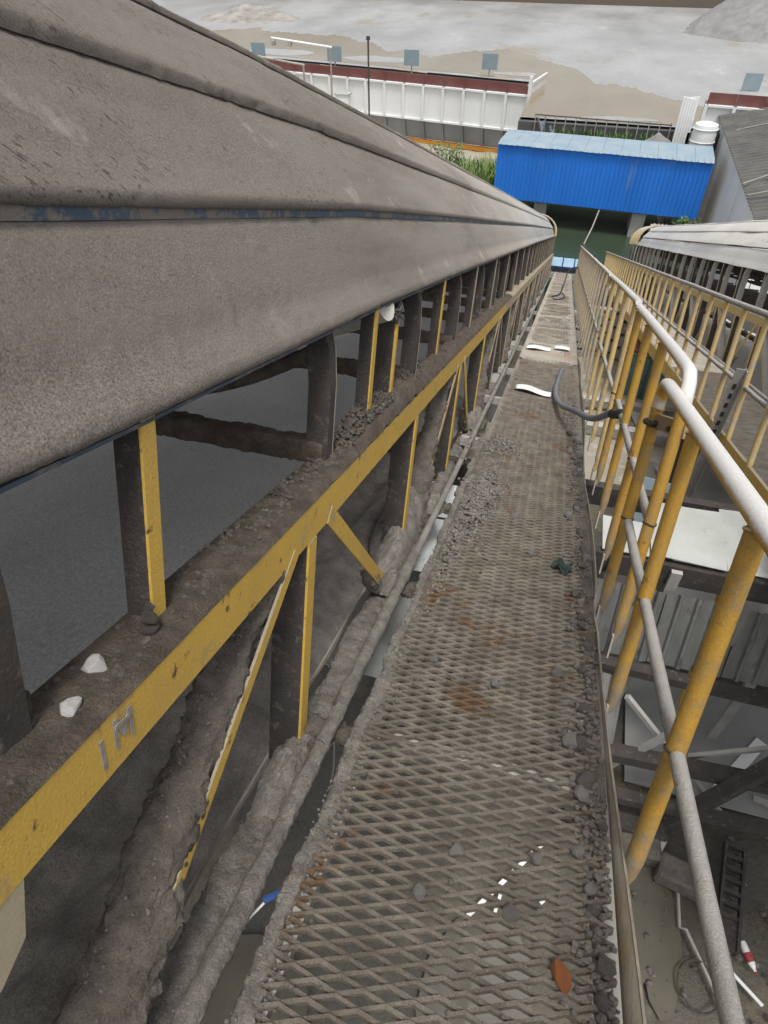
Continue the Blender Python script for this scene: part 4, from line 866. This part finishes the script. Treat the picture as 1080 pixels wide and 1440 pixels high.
def smooth_path(P, n=8):
    P = [Vector(p) for p in P]; out = []
    for i in range(len(P) - 1):
        a, b, c, d = P[max(i - 1, 0)], P[i], P[i + 1], P[min(i + 2, len(P) - 1)]
        for k in range(n):
            t = k / n; out.append(0.5 * ((2 * b) + (c - a) * t + (2 * a - 5 * b + 4 * c - d) * t * t + (3 * b - a - 3 * c + d) * t ** 3))
    return out + [P[-1]]
t = thing('hose', 'grey hose curling off the walkway onto the handrail middle rail', 'hose', (.3, 6.5, WZ))
mb = MB(); mb.tube(smooth_path([(.23, 8.5, WZ + .03), (.20, 7.9, WZ + .05), (.17, 7.0, WZ + .06), (.22, 6.3, WZ + .10), (.33, 5.6, WZ + .22), (.42, 4.9, -1.20), (.50, 4.45, -1.03), (.535, 4.32, -1.0)]), .024, 10); part('hose_tube', mb, 'hose', t, True)
mb = MB(); mb.tube([(.50, 4.44, -1.035), (.56, 4.27, -.985)], .034, 10); part('hose_end', mb, 'black_rubber', t, True)
mb = MB(); A = [[(.24 + .09 * a + .012 * math.sin(b * 9), 3.0 + .10 * b + .02 * math.sin(a * 7), WZ + .022 + .018 * math.sin(a * 8 + b * 5) * math.cos(b * 6)) for a in np.linspace(0, 1, 10)] for b in np.linspace(0, 1, 8)]
mb.grid(A); solo('cloth_scrap', mb, 'cloth_green', 'dark green cloth scrap crumpled on the right of the mesh', 'cloth', base=(.28, 3.05, WZ), smooth=True)
mb = MB(); mb.tube(smooth_path([(-.15, 19.5, WZ + .03), (.05, 20.5, WZ + .05), (.12, 22, WZ + .25), (.2, 24, WZ + .55), (.38, 25.5, WZ + .62), (.5, 26, WZ + .6)]), .02, 7); solo('black_cable', mb, 'black_rubber', 'black cable arching over the far end of the walkway', 'cable', base=(.1, 21, WZ), smooth=True)
mb = MB(); mb.tube(smooth_path([(.10, 20.8, WZ + .06), (.20, 19.6, WZ + .05), (.0, 18.6, WZ + .03), (-.1, 18.8, WZ + .03)]), .015, 6); solo('black_cable', mb, 'black_rubber', 'short black cable loop on the walkway near the arching one', 'cable', base=(.1, 19.5, WZ), smooth=True)
for k, (x, u) in enumerate(((-.15, 13.4), (.22, 14.0))):
    stone('mud_clod', (x, u, WZ + .02), .10, 'mud_wet', ['dark mud clod on the left of the far walkway', 'dark mud clod on the right of the far walkway'][k], cat='mud clod', sq=(1.1, .9, .5))

# =================================================================== MIDDLE GROUND BETWEEN THE CONVEYORS
t = thing('block_wall', 'grey wall of hollow blocks with dark square holes between the conveyors', 'wall', (1.6, 19, -10.5), 'world')
bmat = 'steel_grey'; first = None
mb = MB()
for (a, b, c, d) in ((-.2, -.09, -.1, .1), (.09, .2, -.1, .1), (-.09, .09, .05, .1), (-.09, .09, -.1, -.05)): mb.box(a, b, -.1, .1, c, d) if False else mb.box(a, b, -.08, .08, c, d)
BASE[t.name] = Vector((0, 0, 0)); first = part('hollow_block', mb, bmat, t)
mb = MB(); mb.box(-.085, .085, .03, .06, -.045, .045); part('recess', mb, 'concrete_dark', first)
n_ = 0
for r_ in range(14):
    for c_ in range(6):
        if r_ == 0 and c_ == 0: continue
        again(first, (c_ * .41 + (.2 if r_ % 2 else 0), r_ * .0, r_ * .205))
t.location = (.75, 18.2, -11.2)
t = thing('control_cabinet', 'teal glazed cabinet standing between the conveyors behind yellow posts', 'cabinet', (2.0, 12.3, -8.1), 'world')
mb = MB(); mb.box(1.55, 2.55, 12.4, 13.2, -8.3, -6.55); part('cabinet_body', mb, 'steel_grey', t)
for k in range(2):
    mb = MB(); mb.box(1.60 + .47 * k, 2.03 + .47 * k, 12.36, 12.397, -8.0, -6.65); o = part('glass_door', mb, 'teal_panel', t); mb = MB(); mb.box(1.80 + .47 * k, 1.84 + .47 * k, 12.34, 12.359, -7.9, -6.7); part('door_bar', mb, 'rail_dusty', o)
mb = MB(); mb.box(1.5, 2.6, 12.3, 13.25, -6.545, -6.5); part('cabinet_roof', mb, 'maroon', t)
for k, (y, z, lb) in enumerate(((8.6, -5.9, 'grey steel beam crossing between the conveyors just below the near handrail joint'), (10.9, -6.9, 'grey steel beam crossing between the conveyors in front of the teal cabinet'))):
    mb = MB(); mb.box(.6, 3.4, y - .07, y + .07, z - .07, z + .07); solo('cross_beam', mb, 'steel_grey', lb, 'beam', base=(2, y, z), frame='world')
t = thing('perforated_post', 'grey perforated steel post standing behind the near handrail', 'post', (1.68, 5.6, -5.3), 'world')
mb = MB(); mb.box(1.64, 1.72, 5.6, 5.61, -5.3, -3.0); p_ = part('web', mb, 'steel_grey', t)
mb = MB(); mb.box(1.72, 1.73, 5.56, 5.64, -5.3, -3.0); part('flange', mb, 'steel_grey', t)
for k in range(8):
    mb = MB(); mb.box(1.665, 1.695, 5.594, 5.599, -3.2 - .1 * k, -3.15 - .1 * k); part('hole', mb, 'black_rubber', p_)
t = thing('blue_sheet', 'small leaning blue-grey sheet beside the platform roof', 'sheet', (1.05, 4.6, -4.4), 'world')
mb = MB(); mb.bar((1.0, 4.5, -4.6), (1.12, 4.75, -3.7), .34, .01, up=(0, 1, .2)); part('panel', mb, 'flood_panel', t)

# =================================================================== FAR BUILDINGS
def lat(o_len, p0, p1):  # point along a plan line
    return Vector(p0).lerp(Vector(p1), o_len)
# blue conveyor gallery
t = thing('blue_gallery', 'bright blue corrugated steel gallery spanning over the green pond', 'gallery', (.7, 38, -12), 'world')
A0, A1 = Vector((-4.55, 38.35, 0)), Vector((6.2, 37.75, 0)); dr = (A1 - A0); Lg = dr.length; dr.normalize(); nb = Vector((-dr.y, dr.x, 0))   # nb points away (back)
npan = 12
for k in range(npan):
    mb = MB(); A = []; a0 = Lg * k / npan; w = Lg / npan
    prof = []
    for i in range(4):
        b = a0 + w * i / 4; prof += [(b, 0), (b + w / 4 * .55, 0), (b + w / 4 * .68, .05), (b + w / 4 * .88, .05)]
    prof.append((a0 + w, 0))
    for zz_ in (-12.15, -9.45): A.append([tuple(A0 + dr * s_ - nb * h_ + Vector((0, 0, zz_))) for s_, h_ in prof])
    mb.grid(A); part('wall_panel', mb, 'blue_steel', t)
for k in range(npan):
    mb = MB(); a0, a1 = Lg * k / npan, Lg * (k + 1) / npan - .01; p = lambda s_, b_, z_: tuple(A0 + dr * s_ + nb * b_ + Vector((0, 0, z_)))
    wv_ = .008 * math.sin(k * 2.3)
    mb.add([p(a0, -.15, -9.46 + wv_), p(a1, -.15, -9.46 + wv_), p(a1, .4, -9.36), p(a0, .4, -9.36), p(a1, 3.0, -9.45), p(a0, 3.0, -9.45)], [(0, 1, 2, 3), (3, 2, 4, 5)])
    for i in range(3):
        s0 = a0 + (a1 - a0) * (i + .4) / 3; mb.add([p(s0, -.15, -9.43 + wv_), p(s0 + .06, -.15, -9.43 + wv_), p(s0 + .06, .4, -9.33), p(s0, .4, -9.33)], [(0, 1, 2, 3)])
    part('roof_panel', mb, 'blue_roof', t)
mb = MB(); p = lambda s_, b_, z_: tuple(A0 + dr * s_ + nb * b_ + Vector((0, 0, z_)))
mb.add([p(0, .06, -12.2), p(Lg, .06, -12.2), p(Lg, 2.9, -12.2), p(0, 2.9, -12.2), p(0, .06, -9.6), p(Lg, .06, -9.6), p(Lg, 2.9, -9.5), p(0, 2.9, -9.5)], [(0, 3, 2, 1), (1, 2, 6, 5), (2, 3, 7, 6), (3, 0, 4, 7)]); part('inner_shell', mb, 'steel_grey', t)
for (x, y) in ((-1.9, 38.9), (3.4, 38.0)):
    mb = MB(); mb.box(x - .35, x + .35, y + .2, y + 2.4, -16, -12.22); part('pier', mb, 'concrete', t)
# things under the gallery
for k, (x, y, m_) in enumerate(((-3.4, 38.4, 'frame_blue'), (4.5, 37.6, 'steel_grey'), (5.3, 37.5, 'orange_steel'))):
    tt = thing('drive_unit', ['dark blue motor unit under the left end of the gallery', 'grey motor unit under the right end of the gallery', 'rusty orange motor unit under the right end of the gallery'][k], 'motor', (x, y, -13.4), 'world')
    mb = MB(); mb.tube([(x - .45, y, -12.9), (x + .45, y, -12.9)], .36, 14); part('motor_body', mb, m_, tt, True)
    for i in range(4): mb = MB(); mb.tube([(x - .3 + .2 * i, y, -12.9), (x - .24 + .2 * i, y, -12.9)], .41, 14); part('cooling_fin', mb, m_, tt)
    mb = MB(); mb.box(x - .6, x + .6, y - .35, y + .35, -16.2, -13.3); part('plinth', mb, 'concrete_dark', tt)
mb = MB(); mb.tube([(1.3, 38.1, -12.2), (1.1, 37.3, -12.9), (.8, 36.4, -13.6)], .035, 6); solo('hanging_rope', mb, 'rail_dusty', 'pale rope hanging from the blue gallery into the green pond', 'rope', base=(1.3, 38, -12.2), frame='world')
# pale pontoon grid at the end of the walkway
t = thing('framed_skylight', 'pale blue panels in dark blue frame just beyond the walkway end', 'skylight', (.3, 32.4, -14), 'world')
for i in range(4):
    for j in range(2):
        mb = MB(); x = -.62 + .56 * i; y = 31.7 + .75 * j; z = -12.95 - .12 * j; mb.box(x + .03, x + .53, y + .03, y + .72, z, z + .03); part('pane', mb, 'glass_blue', t)
for i in range(5): mb = MB(); x = -.62 + .56 * i; mb.bar((x, 31.68, -12.92), (x, 33.22, -13.16), .05, .08); part('frame_bar', mb, 'frame_blue', t)
for j in range(3): mb = MB(); mb.bar((-.66, 31.7 + .75 * j, -12.93 - .12 * j), (1.66, 31.7 + .75 * j, -12.93 - .12 * j), .05, .07); part('frame_bar', mb, 'frame_blue', t)
mb = MB(); mb.box(-.6, 1.6, 31.7, 33.2, -15, -13.22); part('housing', mb, 'concrete', t)

# aggregate bins
def bins(root, B0, B1, n, ztop, legs=True):
    d = (B1 - B0); L_ = d.length; d.normalize(); nb_ = Vector((-d.y, d.x, 0))
    q = lambda s_, b_, z_: tuple(B0 + d * s_ + nb_ * b_ + Vector((0, 0, z_)))
    w = L_ / n
    def slab(s0, s1, b0, b1, z0, z1, nm, mt, b0t=None):
        bt = b0 if b0t is None else b0t
        mb = MB(); mb.add([q(s0, b0, z0), q(s1, b0, z0), q(s1, b1, z0), q(s0, b1, z0), q(s0, bt, z1), q(s1, bt, z1), q(s1, b1, z1), q(s0, b1, z1)], [(0, 3, 2, 1), (4, 5, 6, 7), (0, 1, 5, 4), (1, 2, 6, 5), (2, 3, 7, 6), (3, 0, 4, 7)]); return part(nm, mb, mt, root)
    for k in range(n):
        slab(k * w + .09, (k + 1) * w - .09, .0, .06, ztop - 2.55, ztop - .62, 'side_panel', 'bin_white')
        slab(k * w - .085, k * w + .085, -.16, .06, ztop - 2.55, ztop - .52, 'rib', 'bin_white')
        slab(k * w + .0, (k + 1) * w - .01, .1, .16, ztop - .5, ztop + .02, 'rim_board', 'maroon')
        slab(k * w + .06, (k + 1) * w - .06, .5, .56, ztop - 3.9, ztop - 2.66, 'hopper_panel', 'bin_grey', .1)
        if k % 1 == 0: slab(k * w - .05, k * w + .05, .35, .5, ztop - 3.9, ztop - 2.66, 'hopper_rib', 'bin_grey', -.05)
    slab(0, L_, -.14, .08, ztop - .62, ztop - .52, 'top_band', 'bin_white'); slab(0, L_, -.14, .08, ztop - 2.66, ztop - 2.55, 'bottom_band', 'bin_white')
    slab(L_ - .08, L_, .08, 4.0, ztop - 2.6, ztop + .0, 'end_wall', 'bin_white'); slab(L_ - .06, L_ + .06, -.3, 4.0, ztop + .0, ztop + .12, 'end_cap', 'bin_white'); slab(L_ + .0, L_ + .2, -.35, -.15, ztop - 2.8, ztop + .55, 'end_post', 'bin_white')
    slab(0, L_, 3.7, 3.8, ztop - 3, ztop - 1.0, 'back_wall', 'bin_grey')
    slab(0, L_, .3, .55, ztop - 4.2, ztop - 3.95, 'frame_beam', 'orange_steel')
    for k in range(0, n + 1, 2): slab(k * w - .12, k * w + .12, .35, .6, ztop - 6.4, ztop - 4.2, 'frame_leg', 'orange_steel' if k < n - 2 else 'concrete')
    for k in range(1, n, 2):
        mb = MB(); mb.bar(q(k * w - 1.2, .45, ztop - 4.2), q(k * w, .45, ztop - 5.6), .15, .15); part('frame_brace', mb, 'orange_steel', root)
    return q
t = thing('aggregate_bins', 'row of white panelled aggregate bins with maroon top boards and orange legs', 'bins', (-14, 51, -13), 'world')
q = bins(t, Vector((-27.5, 53.4, 0)), Vector((-4.25, 49.3, 0)), 16, -8.75)
t2 = thing('aggregate_bins', 'white aggregate bins with maroon top board behind the dark roof', 'bins', (12, 44, -9.3), 'world')
bins(t2, Vector((5.9, 44.2, 0)), Vector((19, 42.9, 0)), 9, -7.72)
# lattice end wall of the right bins
t = thing('lattice_screen', 'white slatted end screen standing left of the white tank', 'screen', (4.9, 43, -10.1), 'world')
for k in range(6):
    mb = MB(); mb.bar((4.55 + .15 * k, 42.6 + .12 * k, -10.15), (4.50 + .15 * k, 42.6 + .12 * k, -7.65 - .05 * k), .12, .1, up=(0, 1, 0)); part('slat', mb, 'bin_white', t)
for z in (-9.9, -8.8, -7.8): mb = MB(); mb.bar((4.45, 42.66, z), (5.35, 43.32, z), .06, .12); part('crossbar', mb, 'bin_white', t)
t = thing('white_tank', 'white cylindrical tank between the slatted screen and the dark roof', 'tank', (5.95, 42.2, -10.25), 'world')
mb = MB(); BASE[t.name] = Vector((0, 0, 0)); t.location = (5.95, 42.2, -10.25)
vs = []; n_ = 28
for (z, r) in ((0, .62), (1.35, .62), (1.5, .58), (1.58, .3), (1.59, 0)): vs.append([(r * math.cos(2 * math.pi * k / n_), r * math.sin(2 * math.pi * k / n_), z) for k in range(n_ + 1)])
mb.grid(vs); part('shell', mb, 'bin_white', t, True)
for z in (.1, .7, 1.3): mb = MB(); mb.tube([((.635) * math.cos(a), .635 * math.sin(a), z) for a in np.linspace(0, 6.283, 29)], .03, 6); part('hoop', mb, 'bin_white', t)

# right-hand dark roofed building
t = thing('dark_roof_building', 'building with dark ribbed roof and plain white side wall at the right', 'building', (9, 37, -15), 'world')
V0, V1 = Vector((6.75, 45.0, -8.75)), Vector((6.95, 28.5, -9.15))
mb = MB(); mb.add([(6.9, 44.5, -17), (7.05, 27.5, -17), (7.05, 28.7, -9.3), (6.9, 44.8, -8.9)], [(0, 1, 2, 3)]); mb.add([(7.05, 27.5, -17), (30, 27.5, -17), (30, 28.7, -3.2), (7.05, 28.7, -9.3)], [(0, 1, 2, 3)]); part('side_wall', mb, 'wall_white', t)
nr = 40
for k in range(nr):
    a, b = V0.lerp(V1, k / nr), V0.lerp(V1, (k + 1) / nr); e = Vector((22, 0, 5.2)); w_ = (b - a)
    mb = MB(); pr = [(0, 0), (.5, 0), (.62, .10), (.86, .10), (.98, .0)]
    mb.grid([[tuple(a + w_ * s_ + Vector((-.12, 0, h_))) for s_, h_ in pr], [tuple(a + w_ * s_ + e + Vector((0, 0, h_))) for s_, h_ in pr]]); part('roof_sheet', mb, 'roof_dark', t)
for k, (ya, yb) in enumerate(((31, 30.2), (32.5, 36.5), (41, 39.8))):
    mb = MB(); mb.tube([(6.7, ya, -8.85), (16, yb, -5.9)], .03, 5); solo('overhead_wire', mb, 'rail_dusty', 'thin pale wire stretched over the dark ribbed roof', 'wire', base=(7, ya, -8.8), frame='world', group='wires over the dark roof')
# flood light panels behind the bins
for k, x in enumerate((-25.4, -19.3, -13.4, -7.7, 9.66)):
    y, z = 54.6, -8.72 if k < 4 else -9.1
    tt = thing('floodlight', ['square blue-grey floodlight panel, leftmost behind the white bins', 'square blue-grey floodlight panel, second from left behind the white bins', 'square blue-grey floodlight panel, third from left behind the white bins', 'square blue-grey floodlight panel nearest the right end of the white bins', 'square blue-grey floodlight panel behind the dark ribbed roof'][k], 'floodlight', (x, y, -9.3), 'world')
    zc = z + .0; mb = MB(); mb.bar((x, y, -10.4), (x, y, zc), .07, .07, up=(0, 1, 0)); part('stalk', mb, 'rail_dusty', tt)
    mb = MB(); mb.box(x - .55, x + .55, y - .12, y - .05, zc - .15, zc + .8); part('panel', mb, 'flood_panel', tt)
    mb = MB(); mb.bar((x - 1.2, y, zc - .42), (x + 1.2, y, zc - .55), .05, .05); part('arm', mb, 'rail_white', tt)
# pipe gantry, pole and box in front of the bins
t = thing('pipe_gantry', 'white pipe gantry with long horizontal arm in front of the bins', 'gantry', (-17.7, 49, -11), 'world')
mb = MB(); mb.tube([(-17.7, 49, -12), (-17.6, 49, -7.2)], .06, 8); part('upright', mb, 'rail_dusty', t)
mb = MB(); mb.tube([(-17.5, 49, -7.2), (-22.0, 49.5, -6.9)], .07, 8); part('arm', mb, 'bin_white', t)
for x in (-21.8, -20.6): mb = MB(); mb.box(x - .1, x + .1, 49.2, 49.5, -7.3, -7.0); part('lamp', mb, 'steel_grey', t)
t = thing('low_pipe_frame', 'lower grey pipe frame at the left end of the bins', 'frame', (-20, 49, -11), 'world')
mb = MB(); mb.tube([(-19.7, 49.2, -12), (-19.7, 49.2, -8.3)], .07, 8); part('upright', mb, 'rail_dusty', t)
mb = MB(); mb.tube([(-19.6, 49.2, -8.3), (-24, 50, -8.0)], .07, 8); part('arm', mb, 'rail_dusty', t)
t = thing('antenna_pole', 'thin dark pole rising in front of the white bins', 'pole', (-14.95, 48.9, -10), 'world')
mb = MB(); mb.tube([(-14.95, 48.9, -13), (-14.95, 48.9, -6.7)], .06, 8); part('shaft', mb, 'steel_dark', t); mb = MB(); mb.box(-15.05, -14.85, 48.8, 49.0, -6.7, -6.5); part('cap', mb, 'steel_dark', t)
t = thing('junction_box', 'small white cabinet mounted on the bins below the gantry', 'cabinet', (-17, 49.2, -11.2), 'world')
mb = MB(); mb.box(-17.4, -16.5, 49.0, 49.7, -11.2, -9.9); part('body', mb, 'bin_white', t); mb = MB(); mb.box(-17.45, -16.45, 48.95, 49.75, -9.89, -9.8); part('lid', mb, 'sheet_pale', t); mb = MB(); mb.box(-16.75, -16.68, 48.96, 48.998, -10.7, -10.4); part('handle', mb, 'steel_dark', t)

# railing along the yard edge with a tarp
t = thing('yard_railing', 'thin brown railing along the yard edge behind the blue gallery', 'railing', (.6, 43, -10.1), 'world')
n_ = 13
for k in range(n_ + 1):
    x = -3.15 + 7.4 * k / n_; mb = MB(); mb.bar((x, 43.0, -10.15), (x, 43.0, -8.98), .05, .05, up=(0, 1, 0)); part('post', mb, 'steel_grey' if k % 3 else 'edge_strip', t)
for z in (-9.0,): mb = MB(); mb.bar((-3.2, 43.0, z), (4.3, 43.0, z - .1), .06, .06); part('rail', mb, 'mud_brown', t)
mb = MB(); A = [[(-3.1 + .9 * a + .5 * b, 42.85 - .15 * math.sin(a * 9), -9.1 - 1.25 * b - .4 * a * (1 - b) + .06 * math.sin(a * 14)) for a in np.linspace(0, 1, 14)] for b in np.linspace(0, 1, 6)]; mb.grid(A)
solo('tarp', mb, 'tarp', 'dark crumpled tarp hung on the left end of the yard railing', 'tarp', base=(-3, 42.8, -10), frame='world', smooth=True)
heap('rubble_heap', 'grey rubble heap at the right end of the yard railing', 3.7, 42.7, -10.3, 1.4, .6, .9, 'pile', 27, 24)
o = stone('boulder', (-7.7, 43.5, -12.6), 1.0, 'stone', 'big grey boulder beside the grass left of the blue gallery', cat='boulder', frame='world', sq=(1.1, .8, .8))
# bank under gallery left + ledges
mb = MB(); gx, gy = np.meshgrid(np.linspace(-40, -3.2, 60), np.linspace(38.5, 60, 40)); mb.grid(np.stack([gx, gy, -13.0 + .25 * fbm(np.stack([gx, gy, gx * 0], -1), .5, 3, 9) - np.clip(gx + 4.4, 0, 1.2) * 2.2], -1)); solo('bank', mb, 'terrain_mud', frame='world', kind='structure', smooth=True)
mb = MB(); gx, gy = np.meshgrid(np.linspace(4.2, 7.2, 20), np.linspace(36.5, 43.3, 20)); mb.grid(np.stack([gx, gy, -13.0 + .25 * fbm(np.stack([gx, gy, gx * 0], -1), .5, 3, 9) - np.clip(5 - gx, 0, 1.2) * 2.2], -1)); solo('bank', mb, 'terrain_mud', frame='world', kind='structure', smooth=True)

# grass and shrubs
def blades(mb, cx_, cy_, z0, rx, ry, n, h, seed, w=.05):
    rs = random.Random(seed)
    for _ in range(n):
        a, r_ = rs.uniform(0, 6.28), math.sqrt(rs.random()); x, y = cx_ + rx * r_ * math.cos(a), cy_ + ry * r_ * math.sin(a); hh = h * rs.uniform(.5, 1.1); la, lx = rs.uniform(0, 6.28), rs.uniform(.1, .5) * hh
        p0, p1, p2 = Vector((x, y, z0)), Vector((x + .4 * lx * math.cos(la), y + .4 * lx * math.sin(la), z0 + hh * .65)), Vector((x + lx * math.cos(la), y + lx * math.sin(la), z0 + hh)); sd = Vector((-math.sin(la), math.cos(la), 0)) * w
        mb.add([p0 - sd, p0 + sd, p1 + sd * .8, p1 - sd * .8, p2], [(0, 1, 2, 3), (3, 2, 4)])
mb = MB(); blades(mb, -5.5, 41.5, -13.0, 1.5, 1.5, 420, 1.9, 3); solo('tall_grass', mb, 'leaf_pale', 'tall pale grass beside the left end of the blue gallery', 'grass', base=(-5.6, 42, -13.3), frame='world', kind='stuff')
mb = MB(); blades(mb, -7, 44.5, -13.0, 3.5, 1.0, 300, 1.2, 4); blades(mb, .5, 42.8, -10.15, 3.2, .25, 200, .7, 5); solo('weeds', mb, 'leaf', 'green weeds along the foot of the bins and railing', 'weeds', base=(-7, 44, -13.3), frame='world', kind='stuff')
mb = MB(); mb.box(-3.9, 6.5, 42.4, 43.14, -16, -10.15); solo('ledge', mb, 'concrete_dark', frame='world', kind='structure')
def shrub(label, x, y, z, r, h, n, seed):
    t_ = thing('shrub', label, 'shrub', (x, y, z), 'world'); rs = random.Random(seed); mb = MB(); ms = MB()
    for k in range(7):
        a = rs.uniform(0, 6.28); ms.tube([(x, y, z), (x + .4 * r * math.cos(a), y + .4 * r * math.sin(a), z + .6 * h), (x + .8 * r * math.cos(a), y + .8 * r * math.sin(a), z + h)], [.03, .02, .008], 5)
    part('stem', ms, 'stem', t_)
    for _ in range(n):
        a, rr, zz_ = rs.uniform(0, 6.28), r * math.sqrt(rs.random()), rs.uniform(.15, 1.05) * h
        c_ = Vector((x + rr * math.cos(a), y + rr * math.sin(a), z + zz_)); d_ = Vector((rs.uniform(-1, 1), rs.uniform(-1, 1), rs.uniform(-.6, .8))).normalized() * rs.uniform(.08, .16); s_ = d_.cross(Vector((rs.uniform(-1, 1), rs.uniform(-1, 1), 1))).normalized() * .05
        mb.add([c_ - d_, c_ + s_, c_ + d_, c_ - s_], [(0, 1, 2, 3)])
    part('foliage', mb, 'leaf', t_, kind='stuff')
shrub('dark leafy shrub at the right end of the blue gallery', 5.55, 36.2, -14.2, .7, 2.4, 500, 8)
shrub('dark leafy shrub behind the grass under the bins', -8.8, 46, -13.3, 1.2, 1.6, 400, 9)
